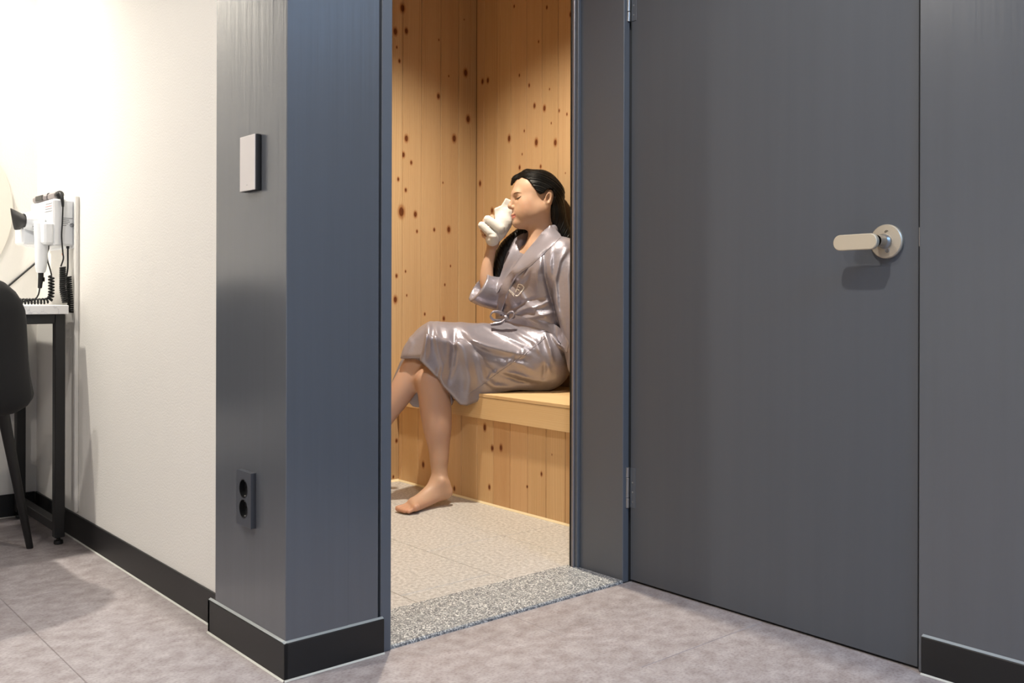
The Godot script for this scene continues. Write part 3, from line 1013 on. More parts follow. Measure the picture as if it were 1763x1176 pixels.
func seat_profile(v: float) -> Vector2:
	# (z, y) along the middle line
	var pts := [Vector2(-0.24, 0.455), Vector2(-0.20, 0.475), Vector2(-0.05, 0.462), Vector2(0.08, 0.458), Vector2(0.15, 0.485), Vector2(0.185, 0.55), Vector2(0.205, 0.66), Vector2(0.225, 0.76), Vector2(0.235, 0.825)]
	var f := v * (pts.size() - 1)
	var i := mini(int(f), pts.size() - 2)
	var p0: Vector2 = pts[maxi(i - 1, 0)]
	var p1: Vector2 = pts[i]
	var p2: Vector2 = pts[i + 1]
	var p3: Vector2 = pts[mini(i + 2, pts.size() - 1)]
	return p1.cubic_interpolate(p2, p0, p3, f - i)


func coil(path: PackedVector3Array, r: float, turns: float, wire: float) -> ArrayMesh:
	# a spiral cord round a path
	var n := int(turns * 12)
	var pts := PackedVector3Array()
	var total := 0.0
	var acc := [0.0]
	for i in path.size() - 1:
		total += path[i].distance_to(path[i + 1])
		acc.append(total)
	var u := Vector3.RIGHT
	var seg := 0
	for k in n + 1:
		var d := total * k / n
		while seg < path.size() - 2 and acc[seg + 1] < d:
			seg += 1
		var p := path[seg].lerp(path[seg + 1], clampf((d - acc[seg]) / maxf(acc[seg + 1] - acc[seg], 1e-6), 0, 1))
		var t := (path[seg + 1] - path[seg]).normalized()
		u = (u - t * u.dot(t))
		if u.length() < 0.1:
			u = t.cross(Vector3.UP)
		u = u.normalized()
		var v := t.cross(u)
		var a := TAU * turns * k / n
		pts.append(p + (u * cos(a) + v * sin(a)) * r)
	return tube(pts, wire, 6)


func build_dryer() -> void:
	# wall holder: stepped white box fixed to the cream wall, its side towards the viewer at z = -3.248
	var zf := -3.248
	var h := thing("dryer_holder", "white stepped wall holder for the hair dryer, fixed to the cream wall", "dryer holder", Vector3(0.944, 1.0, -3.38))
	var o := -h.position
	obj("wall_plate", boxes([[Vector3(0.9395, 0.925, -3.53), Vector3(0.944, 1.092, -3.228)]], 0.002), mats.white_plastic, h, o)
	obj("housing", boxes([[Vector3(0.878, 0.9325, -3.515), Vector3(0.9395, 1.080, zf)]], 0.005), mats.white_plastic, h, o)
	obj("cradle", boxes([[Vector3(0.851, 0.936, -3.50), Vector3(0.879, 1.005, zf + 0.004)]], 0.006), mats.white_plastic, h, o)
	obj("nozzle_rest", boxes([[Vector3(0.812, 0.938, -3.44), Vector3(0.852, 0.992, -3.345)]], 0.006), mats.white_plastic, h, o)
	# printed notes and a warning ring on the side
	for k in 5:
		var w: float = [0.030, 0.019, 0.021, 0.016, 0.011][k]
		obj("printed_note", box(Vector3(0.906, 1.019 - k * 0.0058, zf), Vector3(0.906 + w, 1.0208 - k * 0.0058, zf + 0.0006)), mats.print_grey, h, o)
	var rg := new_st()
	var ring := PackedVector3Array()
	var rc := Vector3(0.9335, 0.9985, zf + 0.0006)
	for k in 17:
		ring.append(rc + Vector3(0.0055 * cos(TAU * k / 16), 0.0055 * sin(TAU * k / 16), 0))
	tube(ring, 0.0007, 5, false, rg)
	tube(PackedVector3Array([rc + Vector3(-0.004, 0.004, 0), rc + Vector3(0.004, -0.004, 0)]), 0.0006, 5, true, rg)
	tube(PackedVector3Array([rc + Vector3(-0.001, -0.003, 0), rc + Vector3(0.001, 0.003, 0)]), 0.0005, 5, true, rg)
	rg.generate_normals()
	obj("warning_ring", rg.commit(), mats.print_dark, h, o)
	for k in 4:
		var line := new_st()
		add_box(line, Vector3(0.8774, 1.066 - k * 0.008, -3.33 - k * 0.004), Vector3(0.878, 1.0675 - k * 0.008, -3.262))
		line.generate_normals()
		obj("printed_line", line.commit(), mats.print_red if k == 1 else mats.print_grey, h, o)
	obj("pilot_lamp", boxes([[Vector3(0.918, 0.904, -3.30), Vector3(0.921, 0.911, -3.295)]], 0.0005), mats.orange_clip, h, o)
	obj("plug_boot", tube(PackedVector3Array([Vector3(0.930, 0.947, -3.278), Vector3(0.930, 0.925, -3.278)]), [0.0058, 0.0048], 12), mats.black_plastic, h, o)
	obj("lead", tube(curve([Vector3(0.930, 0.926, -3.278), Vector3(0.930, 0.865, -3.278), Vector3(0.926, 0.834, -3.278)]), 0.0027, 8), mats.black_plastic, h, o)
	obj("spiral_cord", coil(curve([Vector3(0.9305, 0.834, -3.272), Vector3(0.931, 0.80, -3.268), Vector3(0.9325, 0.76, -3.262), Vector3(0.932, 0.722, -3.255)]), 0.0075, 16.0, 0.0030), mats.black_plastic, h, o)
	# hair dryer: barrel towards -x, handle hanging down past the cradle
	var d := thing("hair_dryer", "white hair dryer with a dark nozzle hanging in the wall holder", "hair dryer", Vector3(0.855, 1.01, -3.34))
	var q := -d.position
	obj("barrel", lathe([Vector2(0.0, -0.012), Vector2(0.026, -0.008), Vector2(0.032, 0.004), Vector2(0.033, 0.016), Vector2(0.030, 0.032), Vector2(0.025, 0.046), Vector2(0.0235, 0.048), Vector2(0.021, 0.046), Vector2(0.019, 0.036), Vector2(0.0, 0.034)], Vector3(0.862, 1.012, -3.345), Vector3(-1, 0, 0.15), 36), mats.white_plastic, d, q)
	# flat nozzle: a round mouth that flares into an upright slot
	var nz := new_st()
	nz.set_smooth_group(0)
	var secs := [[0.820, 0.0225, 0.0225, 1.012, -3.351], [0.812, 0.023, 0.022, 1.012, -3.352], [0.802, 0.030, 0.014, 1.014, -3.354], [0.790, 0.034, 0.009, 1.016, -3.356], [0.786, 0.034, 0.008, 1.017, -3.356], [0.792, 0.030, 0.004, 1.016, -3.356]]
	for s in secs.size() - 1:
		for k in 28:
			var q4 := []
			for e in [[s, k], [s, k + 1], [s + 1, k + 1], [s + 1, k]]:
				var w: Array = secs[e[0]]
				var an: float = TAU * e[1] / 28.0
				q4.append(Vector3(w[0] - 0.006 * sin(an) * (1.0 if e[0] > 1 else 0.0), w[3] + w[1] * sin(an), w[4] + w[2] * cos(an)))
			var an0 := TAU * (k + 0.5) / 28.0
			quad(nz, q4[0], q4[1], q4[2], q4[3], Vector3(0, sin(an0), cos(an0)) * (1.0 if s < 4 else -1.0))
	nz.generate_normals()
	obj("nozzle", nz.commit(), mats.dark_grey, d, q)
	obj("handle", tube(PackedVector3Array([Vector3(0.857, 1.00, -3.310), Vector3(0.857, 0.93, -3.300), Vector3(0.856, 0.885, -3.298), Vector3(0.855, 0.862, -3.298), Vector3(0.855, 0.849, -3.298), Vector3(0.855, 0.846, -3.298)]), [0.021, 0.0195, 0.018, 0.0165, 0.0135, 0.010], 24), mats.white_plastic, d, q)
	for k in 3:
		obj("vent_mark", box(Vector3(0.836 + k * 0.001, 0.992 - k * 0.008, -3.318), Vector3(0.848 - k * 0.001, 0.9945 - k * 0.008, -3.3155)), mats.print_dark, d, q)
	obj("cord_grip", tube(PackedVector3Array([Vector3(0.855, 0.848, -3.298), Vector3(0.855, 0.835, -3.298), Vector3(0.852, 0.800, -3.297), Vector3(0.852, 0.797, -3.297)]), [0.0085, 0.0082, 0.0065, 0.005], 14), mats.black_plastic, d, q)
	obj("grip_switch", boxes([[Vector3(0.861, 0.818, -3.302), Vector3(0.866, 0.833, -3.293)]], 0.002), mats.black_plastic, d, q)
	obj("lead", tube(curve([Vector3(0.852, 0.799, -3.297), Vector3(0.847, 0.776, -3.296), Vector3(0.836, 0.762, -3.294), Vector3(0.815, 0.757, -3.290), Vector3(0.78, 0.755, -3.286), Vector3(0.72, 0.756, -3.283)]), 0.0024, 8), mats.black_plastic, d, q)
	obj("spiral_cord", coil(curve([Vector3(0.71, 0.756, -3.285), Vector3(0.78, 0.756, -3.288), Vector3(0.850, 0.756, -3.296), Vector3(0.876, 0.758, -3.298), Vector3(0.885, 0.770, -3.298), Vector3(0.886, 0.79, -3.298), Vector3(0.886, 0.815, -3.298), Vector3(0.886, 0.837, -3.298)]), 0.0075, 26.0, 0.0030), mats.black_plastic, d, q)
	obj("tail_lead", tube(curve([Vector3(0.887, 0.838, -3.298), Vector3(0.883, 0.858, -3.30), Vector3(0.876, 0.885, -3.302), Vector3(0.875, 0.910, -3.304), Vector3(0.880, 0.924, -3.305), Vector3(0.880, 0.934, -3.305)]), 0.0023, 8), mats.black_plastic, d, q)
	# hair straightener lying on top of the holder
	var s := thing("hair_straightener", "grey hair straightener lying on top of the white dryer holder", "hair straightener", Vector3(0.905, 1.081, -3.36))
	var so := -s.position
	obj("body", boxes([[Vector3(0.880, 1.0805, -3.50), Vector3(0.915, 1.104, -3.36)]], 0.007), mats.taupe, s, so)
	obj("handle", boxes([[Vector3(0.887, 1.0805, -3.352), Vector3(0.917, 1.106, -3.27)]], 0.007), mats.taupe, s, so)
	obj("plate", boxes([[Vector3(0.8775, 1.084, -3.455), Vector3(0.882, 1.102, -3.375)]], 0.002), mats.dark_grey, s, so)
	obj("joint", boxes([[Vector3(0.889, 1.086, -3.362), Vector3(0.914, 1.107, -3.35)]], 0.002), mats.dark_grey, s, so)
	obj("swivel", lathe([Vector2(0.0125, 0.0), Vector2(0.0125, 0.016), Vector2(0.008, 0.019), Vector2(0.0, 0.019)], Vector3(0.900, 1.0945, -3.272), Vector3(0, 0, 1), 24), mats.dark_grey, s, so)
	obj("cord_sleeve", tube(PackedVector3Array([Vector3(0.899, 1.097, -3.252), Vector3(0.901, 1.088, -3.240), Vector3(0.903, 1.070, -3.238), Vector3(0.904, 1.055, -3.239)]), [0.0065, 0.0055, 0.005, 0.0036], 14), mats.black_plastic, s, so)
	obj("lead", tube(curve([Vector3(0.904, 1.058, -3.239), Vector3(0.903, 1.01, -3.240), Vector3(0.901, 0.96, -3.241), Vector3(0.905, 0.905, -3.240), Vector3(0.9055, 0.89, -3.238), Vector3(0.898, 0.866, -3.238)]), 0.0024, 8), mats.black_plastic, s, so)
	obj("spiral_cord", coil(curve([Vector3(0.903, 0.864, -3.236), Vector3(0.903, 0.83, -3.236), Vector3(0.9035, 0.79, -3.236), Vector3(0.912, 0.752, -3.238)]), 0.0075, 18.0, 0.0030), mats.black_plastic, s, so)
	# thin cable crossing the back wall
	obj_tagged("wall_cable", tube(curve([Vector3(0.76, 0.72, -3.684), Vector3(0.856, 0.811, -3.685), Vector3(0.938, 0.888, -3.685)]), 0.0035, 8), mats.black_plastic, "thin dark cable running diagonally across the cream wall behind the dryer", "cable")


# ------------------------------------------------------------------ distance fields, meshed as surface nets
class Cone:   # tapered capsule
	var a: Vector3
	var b: Vector3
	var ab: Vector3
	var inv: float
	var ra: float
	var rb: float
	var k: float
	var cut := false
	func _init(p: Vector3, q: Vector3, r0: float, r1: float, kk: float) -> void:
		a = p
		b = q
		ab = q - p
		inv = 1.0 / maxf(ab.length_squared(), 1e-9)
		ra = r0
		rb = r1
		k = kk
	func d(p: Vector3) -> float:
		var t := clampf((p - a).dot(ab) * inv, 0.0, 1.0)
		return p.distance_to(a + ab * t) - lerpf(ra, rb, t)


class Chain:   # tapered capsules strung along a smooth line
	var a := PackedVector3Array()
	var r := PackedFloat32Array()
	var k: float
	var cut := false
	var mid: Vector3
	var size: float
	func _init(pts: Array, radii: Array, kk: float) -> void:
		k = kk
		var n := pts.size()
		for i in n - 1:
			for s in 8:
				var t := s / 8.0
				a.append((pts[i] as Vector3).cubic_interpolate(pts[i + 1], pts[maxi(i - 1, 0)], pts[mini(i + 2, n - 1)], t))
				r.append(cubic_interpolate(radii[i], radii[i + 1], radii[maxi(i - 1, 0)], radii[mini(i + 2, n - 1)], t))
		a.append(pts[n - 1])
		r.append(radii[n - 1])
		for p in a:
			mid += p / a.size()
		for i in a.size():
			size = maxf(size, a[i].distance_to(mid) + r[i])
	func d(p: Vector3) -> float:
		var far := p.distance_to(mid) - size
		if far > 0.15:
			return far
		var best := 1e9
		for i in a.size() - 1:
			var ab := a[i + 1] - a[i]
			var t := clampf((p - a[i]).dot(ab) / ab.length_squared(), 0.0, 1.0)
			best = minf(best, p.distance_to(a[i] + ab * t) - lerpf(r[i], r[i + 1], t))
		return best


class Ell:   # ellipsoid with axes of its own
	var xf: Transform3D
	var r: Vector3
	var r2: Vector3
	var k: float
	var cut := false
	func _init(c: Vector3, rad: Vector3, kk: float, turn := Basis()) -> void:
		xf = Transform3D(turn, c).affine_inverse()
		r = rad
		r2 = rad * rad
		k = kk
	func d(p: Vector3) -> float:
		var q := xf * p
		var k0 := (q / r).length()
		var k1 := (q / r2).length()
		if k1 < 1e-9:
			return -minf(r.x, minf(r.y, r.z))
		return k0 * (k0 - 1.0) / k1


class Slab:   # outline in xy, given half thickness about a plane z = z0 + sx x + sy y, edges rounded
	var pts: PackedVector2Array
	var z0: float
	var sx: float
	var sy: float
	var h: float
	var rd: float
	var k: float
	var cut := false
	var lo := Vector2(1e9, 1e9)
	var hi := Vector2(-1e9, -1e9)
	func _init(outline: Array, plane: Vector3, half: float, rnd: float, kk: float) -> void:
		pts = PackedVector2Array(outline)
		z0 = plane.x
		sx = plane.y
		sy = plane.z
		h = half
		rd = rnd
		k = kk
	func flat(p: Vector2) -> float:
		var n := pts.size()
		var best := 1e9
		var s := 1.0
		var j := n - 1
		for i in n:
			var e := pts[j] - pts[i]
			var w := p - pts[i]
			var bb := w - e * clampf(w.dot(e) / e.length_squared(), 0.0, 1.0)
			best = minf(best, bb.length_squared())
			var c1 := p.y >= pts[i].y
			var c2 := p.y < pts[j].y
			var c3 := e.x * w.y > e.y * w.x
			if (c1 and c2 and c3) or (not c1 and not c2 and not c3):
				s = -s
			j = i
		return s * sqrt(best)
	func d(p: Vector3) -> float:
		var q := Vector2(flat(Vector2(p.x, p.y)) + rd, absf(p.z - z0 - sx * p.x - sy * p.y) - h + rd)
		return minf(maxf(q.x, q.y), 0.0) + Vector2(maxf(q.x, 0.0), maxf(q.y, 0.0)).length() - rd


class Beyond:   # the far side of a plane, within a ball
	var n: Vector3
	var o: Vector3
	var c: Vector3
	var r: float
	var k: float
	var cut := true
	func _init(p: Vector3, q: Vector3, s: Vector3, towards: Vector3, mid: Vector3, rad: float, kk: float) -> void:
		n = (q - p).cross(s - p).normalized()
		if n.dot(towards) < 0.0:
			n = -n
		o = p
		c = mid
		r = rad
		k = kk
	func d(p: Vector3) -> float:
		return maxf(-(p - o).dot(n), p.distance_to(c) - r)


class Field:
	var prims: Array = []
	var relief: Callable   # extra height along the surface at a point, or none
	var most := 0.0        # the most that relief adds

	func cone(p: Vector3, q: Vector3, r0: float, r1: float, k := 0.02) -> void:
		prims.append(Cone.new(p, q, r0, r1, k))

	func chain(pts: Array, radii: Array, k := 0.02) -> void:
		prims.append(Chain.new(pts, radii, k))

	func ell(c: Vector3, rad: Vector3, k := 0.02, turn := Basis()) -> void:
		prims.append(Ell.new(c, rad, k, turn))

	func slab(outline: Array, plane: Vector3, half: float, rnd: float, k := 0.02) -> void:
		prims.append(Slab.new(outline, plane, half, rnd, k))

	func carve() -> void:
		prims[prims.size() - 1].cut = true

	func at(p: Vector3, list: Array) -> float:
		var v := 1e3
		for pr in list:
			var e: float = pr.d(p)
			var k: float = pr.k
			if pr.cut:
				e = -e
				var hh := maxf(k - absf(v - e), 0.0) / k
				v = maxf(v, e) + hh * hh * k * 0.25
			else:
				var hh := maxf(k - absf(v - e), 0.0) / k
				v = minf(v, e) - hh * hh * k * 0.25
		if most > 0.0 and absf(v) < most * 1.5 + 0.02:
			v -= relief.call(p)
		return v


class Mesher:
	const B := 8
	var f: Field
	var lo: Vector3
	var cell: float
	var nx: int
	var ny: int
	var nz: int
	var bx: int
	var by: int
	var bz: int
	var parts: Array
	var verts := PackedVector3Array()
	var norms := PackedVector3Array()
	var index := PackedInt32Array()

	func _init(field: Field, a: Vector3, b: Vector3, c: float) -> void:
		f = field
		lo = a
		cell = c
		bx = int(ceil((b.x - a.x) / c / B))
		by = int(ceil((b.y - a.y) / c / B))
		bz = int(ceil((b.z - a.z) / c / B))
		nx = bx * B
		ny = by * B
		nz = bz * B
		parts.resize(bx * by * bz)

	func run() -> Mesher:
		var task := WorkerThreadPool.add_group_task(block, parts.size(), -1, true)
		WorkerThreadPool.wait_for_group_task_completion(task)
		net()
		return self

	func block(n: int) -> void:
		var x0 := (n % bx) * B
		var y0 := ((n / bx) % by) * B
		var z0 := (n / (bx * by)) * B
		var mid := lo + Vector3(x0 + B * 0.5 - 0.5, y0 + B * 0.5 - 0.5, z0 + B * 0.5 - 0.5) * cell
		var reach := B * cell * 0.9 + f.most + cell * 2.0
		var v := f.at(mid, f.prims)
		if absf(v) > reach * 1.25:
			parts[n] = v
			return
		var list := []
		for pr in f.prims:
			if pr.d(mid) < reach * 1.3 + pr.k:
				list.append(pr)
		var out := PackedFloat32Array()
		out.resize(B * B * B)
		var i := 0
		for z in B:
			for y in B:
				for x in B:
					out[i] = f.at(lo + Vector3(x0 + x, y0 + y, z0 + z) * cell, list)
					i += 1
		parts[n] = out

	func net() -> void:
		var val := PackedFloat32Array()
		val.resize(nx * ny * nz)
		var sy := nx
		var sz := nx * ny
		for n in parts.size():
			var x0 := (n % bx) * B
			var y0 := ((n / bx) % by) * B
			var z0 := (n / (bx * by)) * B
			var q = parts[n]
			if q is float:
				var s: float = q
				for z in B:
					for y in B:
						var at := x0 + (y0 + y) * sy + (z0 + z) * sz
						for x in B:
							val[at + x] = s
			else:
				var p: PackedFloat32Array = q
				var i := 0
				for z in B:
					for y in B:
						var at := x0 + (y0 + y) * sy + (z0 + z) * sz
						for x in B:
							val[at + x] = p[i]
							i += 1
		var id := PackedInt32Array()
		id.resize(val.size())
		id.fill(-1)
		var made := PackedInt32Array()
		var off := [0, 1, sy, sy + 1, sz, sz + 1, sz + sy, sz + sy + 1]
		var ed := [[0, 1], [2, 3], [4, 5], [6, 7], [0, 2], [1, 3], [4, 6], [5, 7], [0, 4], [1, 5], [2, 6], [3, 7]]
		var cp := [Vector3(0, 0, 0), Vector3(1, 0, 0), Vector3(0, 1, 0), Vector3(1, 1, 0), Vector3(0, 0, 1), Vector3(1, 0, 1), Vector3(0, 1, 1), Vector3(1, 1, 1)]
		var cv := PackedFloat32Array()
		cv.resize(8)
		var near := cell * 6.0
		for n in parts.size():
			if parts[n] is float:
				continue
			var x0 := (n % bx) * B
			var y0 := ((n / bx) % by) * B
			var z0 := (n / (bx * by)) * B
			for z in B:
				if z0 + z >= nz - 1:
					continue
				for y in B:
					if y0 + y >= ny - 1:
						continue
					var row := x0 + (y0 + y) * sy + (z0 + z) * sz
					for x in B:
						if x0 + x >= nx - 1:
							continue
						var at := row + x
						if absf(val[at]) > near:
							continue
						var inside := 0
						for k in 8:
							var w := val[at + off[k]]
							cv[k] = w
							if w < 0.0:
								inside += 1
						if inside == 0 or inside == 8:
							continue
						var sum := Vector3()
						var cnt := 0
						for e in ed:
							var a := cv[e[0]]
							var b := cv[e[1]]
							if (a < 0.0) != (b < 0.0):
								sum += cp[e[0]].lerp(cp[e[1]], a / (a - b))
								cnt += 1
						id[at] = verts.size()
						made.append(at)
						verts.append(lo + (Vector3(x0 + x, y0 + y, z0 + z) + sum / cnt) * cell)
						norms.append(Vector3(cv[1] + cv[3] + cv[5] + cv[7] - cv[0] - cv[2] - cv[4] - cv[6], cv[2] + cv[3] + cv[6] + cv[7] - cv[0] - cv[1] - cv[4] - cv[5], cv[4] + cv[5] + cv[6] + cv[7] - cv[0] - cv[1] - cv[2] - cv[3]).normalized())
		for at in made:
			var s0 := val[at] < 0.0
			for ax in 3:
				var st: int = [1, sy, sz][ax]
				var s1 := val[at + st] < 0.0
				if s0 == s1:
					continue
				var u: int = [sy, sz, 1][ax]
				var v: int = [sz, 1, sy][ax]
				if at - u - v < 0:
					continue
				var a := id[at]
				var b := id[at - u]
				var c := id[at - u - v]
				var d := id[at - v]
				if b < 0 or c < 0 or d < 0:
					continue
				if s0:
					index.append_array([a, c, b, a, d, c])
				else:
					index.append_array([a, b, c, a, c, d])


# lay the smoothed normals a little along with the field: two rounds of neighbour averaging
func soften(m: Mesher, rounds := 1) -> void:
	for r in rounds:
		var acc := m.norms.duplicate()
		for i in range(0, m.index.size(), 3):
			var a := m.index[i]
			var b := m.index[i + 1]
			var c := m.index[i + 2]
			var s := m.norms[a] + m.norms[b] + m.norms[c]
			acc[a] += s * 0.33
			acc[b] += s * 0.33
			acc[c] += s * 0.33
		for i in acc.size():
			acc[i] = acc[i].normalized()
		m.norms = acc


# add what a mesher made to arrays, moved by xf and coloured by «paint» (field position, normal) -> linear Color
class Shell:
	var v := PackedVector3Array()
	var n := PackedVector3Array()
	var c := PackedColorArray()
	var i := PackedInt32Array()

	func add(m: Mesher, xf: Transform3D, paint: Callable) -> void:
		var base := v.size()
		for k in m.verts.size():
			v.append(xf * m.verts[k])
			n.append((xf.basis * m.norms[k]).normalized())
			c.append(paint.call(m.verts[k], m.norms[k]))
		for k in m.index:
			i.append(base + k)

	func mesh() -> ArrayMesh:
		var arr := []
		arr.resize(Mesh.ARRAY_MAX)
		arr[Mesh.ARRAY_VERTEX] = v
		arr[Mesh.ARRAY_NORMAL] = n
		arr[Mesh.ARRAY_COLOR] = c
		arr[Mesh.ARRAY_INDEX] = i
		var out := ArrayMesh.new()
		out.add_surface_from_arrays(Mesh.PRIMITIVE_TRIANGLES, arr)
		return out


# ------------------------------------------------------------------ the person
const SKIN := Color(0.475, 0.305, 0.21)   # linear
var fold_map := PackedFloat32Array()
const FOLD_LO := Vector2(-0.46, 0.30)
const FOLD_CELL := 0.003
const FOLD_NX := 260
const FOLD_NY := 285


func add_fold(pts: Array, amp: float, width: float) -> void:
	# raise (or sink) the cloth along a line, fading out towards its ends
	var total := 0.0
	for i in pts.size() - 1:
		total += pts[i].distance_to(pts[i + 1])
	var reach := width * 3.0
	var lo := Vector2(1e9, 1e9)
	var hi := -lo
	for p in pts:
		lo = Vector2(minf(lo.x, p.x), minf(lo.y, p.y))
		hi = Vector2(maxf(hi.x, p.x), maxf(hi.y, p.y))
	var x0 := maxi(0, int((lo.x - reach - FOLD_LO.x) / FOLD_CELL))
	var x1 := mini(FOLD_NX - 1, int((hi.x + reach - FOLD_LO.x) / FOLD_CELL))
	var y0 := maxi(0, int((lo.y - reach - FOLD_LO.y) / FOLD_CELL))
	var y1 := mini(FOLD_NY - 1, int((hi.y + reach - FOLD_LO.y) / FOLD_CELL))
	for y in range(y0, y1 + 1):
		for x in range(x0, x1 + 1):
			var p := FOLD_LO + Vector2(x, y) * FOLD_CELL
			var best := 1e9
			var along := 0.0
			var run := 0.0
			for i in pts.size() - 1:
				var e: Vector2 = pts[i + 1] - pts[i]
				var l := e.length()
				var t := clampf((p - pts[i]).dot(e) / (l * l), 0.0, 1.0)
				var d := p.distance_to(pts[i] + e * t)
				if d < best:
					best = d
					along = run + t * l
				run += l
			if best < reach:
				var s := along / total
				var q := best / width
				fold_map[y * FOLD_NX + x] += 1.25 * amp * exp(-q * q) * pow(sin(PI * clampf(s * 0.92 + 0.04, 0.0, 1.0)), 0.6)


func fold_at(p: Vector3) -> float:
	var g := (Vector2(p.x, p.y) - FOLD_LO) / FOLD_CELL
	if g.x < 0 or g.y < 0 or g.x >= FOLD_NX - 1 or g.y >= FOLD_NY - 1:
		return 0.0
	var x := int(g.x)
	var y := int(g.y)
	var fx := g.x - x
	var fy := g.y - y
	var i := y * FOLD_NX + x
	var v := lerpf(lerpf(fold_map[i], fold_map[i + 1], fx), lerpf(fold_map[i + FOLD_NX], fold_map[i + FOLD_NX + 1], fx), fy)
	return v * smoothstep(-0.06, 0.06, p.z)


# depth at which a line of sight along -z first meets a field
func hit(f: Field, x: float, y: float, from := 0.5) -> float:
	var z := from
	for i in 90:
		var d := f.at(Vector3(x, y, z), f.prims)
		if d < 0.0004:
			break
		z -= maxf(d * 0.7, 0.0004)
		if z < -0.4:
			break
	return z


# a band of cloth laid on a field between two lines (lists of Vector2), «lift» proud of it
func band(f: Field, left: Array, right: Array, ns: int, nt: int, lift: float, from := 0.5) -> ArrayMesh:
	var cl := resample(left, ns)
	var cr := resample(right, ns)
	var grid := []
	for i in ns + 1:
		var row := []
		for j in nt + 1:
			var p: Vector2 = cl[i].lerp(cr[i], float(j) / nt)
			row.append(Vector3(p.x, p.y, hit(f, p.x, p.y, from)))
		grid.append(row)
	# even out jumps in depth, then lift
	for r in 3:
		var c := grid.duplicate(true)
		for i in ns + 1:
			for j in nt + 1:
				var s := 0.0
				var n := 0
				for di in [-1, 0, 1]:
					for dj in [-1, 0, 1]:
						if i + di >= 0 and i + di <= ns and j + dj >= 0 and j + dj <= nt:
							s += c[i + di][j + dj].z
							n += 1
				grid[i][j].z = maxf(s / n, c[i][j].z - 0.002)
	var st := new_st()
	st.set_smooth_group(0)
	for i in ns + 1:
		for j in nt + 1:
			grid[i][j].z += lift * (1.0 - 0.45 * pow(absf(2.0 * j / nt - 1.0), 4.0))
	for i in ns:
		for j in nt:
			var uv := [Vector2(float(j) / nt, float(i) / ns), Vector2(float(j + 1) / nt, float(i) / ns), Vector2(float(j + 1) / nt, float(i + 1) / ns), Vector2(float(j) / nt, float(i + 1) / ns)]
			quad(st, grid[i][j], grid[i][j + 1], grid[i + 1][j + 1], grid[i + 1][j], Vector3(0, 0, 1), uv)
	st.set_smooth_group(1)
	var sink := Vector3(0, 0, -lift - 0.010)
	for i in ns:
		for e in [0, nt]:
			var out: Vector3 = grid[i][e] - grid[i][nt - e]
			quad(st, grid[i][e], grid[i + 1][e], grid[i + 1][e] + sink, grid[i][e] + sink, out)
	st.set_smooth_group(2)
	for j in nt:
		for e in [0, ns]:
			var out: Vector3 = grid[e][j] - grid[ns - e][j]
			quad(st, grid[e][j], grid[e][j + 1], grid[e][j + 1] + sink, grid[e][j] + sink, out)
	st.generate_normals()
	return st.commit()


func resample(pts: Array, n: int) -> Array:
	var c := Curve2D.new()
	for i in pts.size():
		var t: Vector2 = (pts[mini(i + 1, pts.size() - 1)] - pts[maxi(i - 1, 0)]) / 6.0
		c.add_point(pts[i], -t, t)
	c.bake_interval = 0.002
	var out := []
	var l := c.get_baked_length()
	for i in n + 1:
		out.append(c.sample_baked(l * i / n))
	return out


# a thin cord laid on a field along a line
func laid(f: Field, pts: Array, r, proud := 0.3, step := 0.006, from := 0.5, st: SurfaceTool = null) -> ArrayMesh:
	var l := 0.0
	for i in pts.size() - 1:
		l += pts[i].distance_to(pts[i + 1])
	var n := maxi(3, int(l / step))
	var path := resample(pts, n)
	var line := PackedVector3Array()
	var rad := []
	for i in n + 1:
		var p: Vector2 = path[i]
		var rr: float = r if r is float else lerpf(r[int(float(i) / n * (r.size() - 1))], r[mini(int(float(i) / n * (r.size() - 1)) + 1, r.size() - 1)], fmod(float(i) / n * (r.size() - 1), 1.0))
		rad.append(rr)
		line.append(Vector3(p.x, p.y, hit(f, p.x, p.y, from) + rr * proud))
	return tube(line, rad, 6, true, st)


# a flat band swept along a line: «wide» is the direction of its width
func strap(pts: PackedVector3Array, wide: Vector3, half: float, thick: float) -> ArrayMesh:
	var st := new_st()
	var m := pts.size()
	var rings := []
	for i in m:
		var t := (pts[mini(i + 1, m - 1)] - pts[maxi(i - 1, 0)]).normalized()
		var w := (wide - t * wide.dot(t)).normalized()
		var n := t.cross(w)
		var hw := half * (0.75 + 0.25 * sin(PI * float(i) / (m - 1)))
		rings.append([pts[i] - w * hw - n * thick, pts[i] + w * hw - n * thick, pts[i] + w * hw + n * thick, pts[i] - w * hw + n * thick])
	for i in m - 1:
		for k in 4:
			st.set_smooth_group(k)
			var k2 := (k + 1) % 4
			var mid: Vector3 = (rings[i][k] + rings[i][k2]) * 0.5 - pts[i]
			quad(st, rings[i][k], rings[i][k2], rings[i + 1][k2], rings[i + 1][k], mid)
	for e in [0, m - 1]:
		st.set_smooth_group(-1)
		quad(st, rings[e][0], rings[e][1], rings[e][2], rings[e][3], pts[e] - pts[1 if e == 0 else m - 2])
	st.generate_normals()
	return st.commit()


func build_person() -> void:
	var o := Vector3(2.4717, 0, -2.8863)
	var turn := -0.70825
	var person := thing("person", "seated woman in a shiny grey robe holding a white towel to her face", "person", o, turn)
	build_robe(person)
	build_body(person)
	build_towel(o, turn)


func satin(c: Color) -> StandardMaterial3D:
	var m := mat(c, 0.36, 0.45)
	m.metallic_specular = 0.6
	m.heightmap_enabled = true
	m.heightmap_texture = noise_tex(noise(0.02, 4, FastNoiseLite.TYPE_SIMPLEX_SMOOTH, 77), 512)
	m.heightmap_scale = 0.05
	m.uv1_triplanar = true
	m.uv1_scale = Vector3(6, 6, 6)
	return m


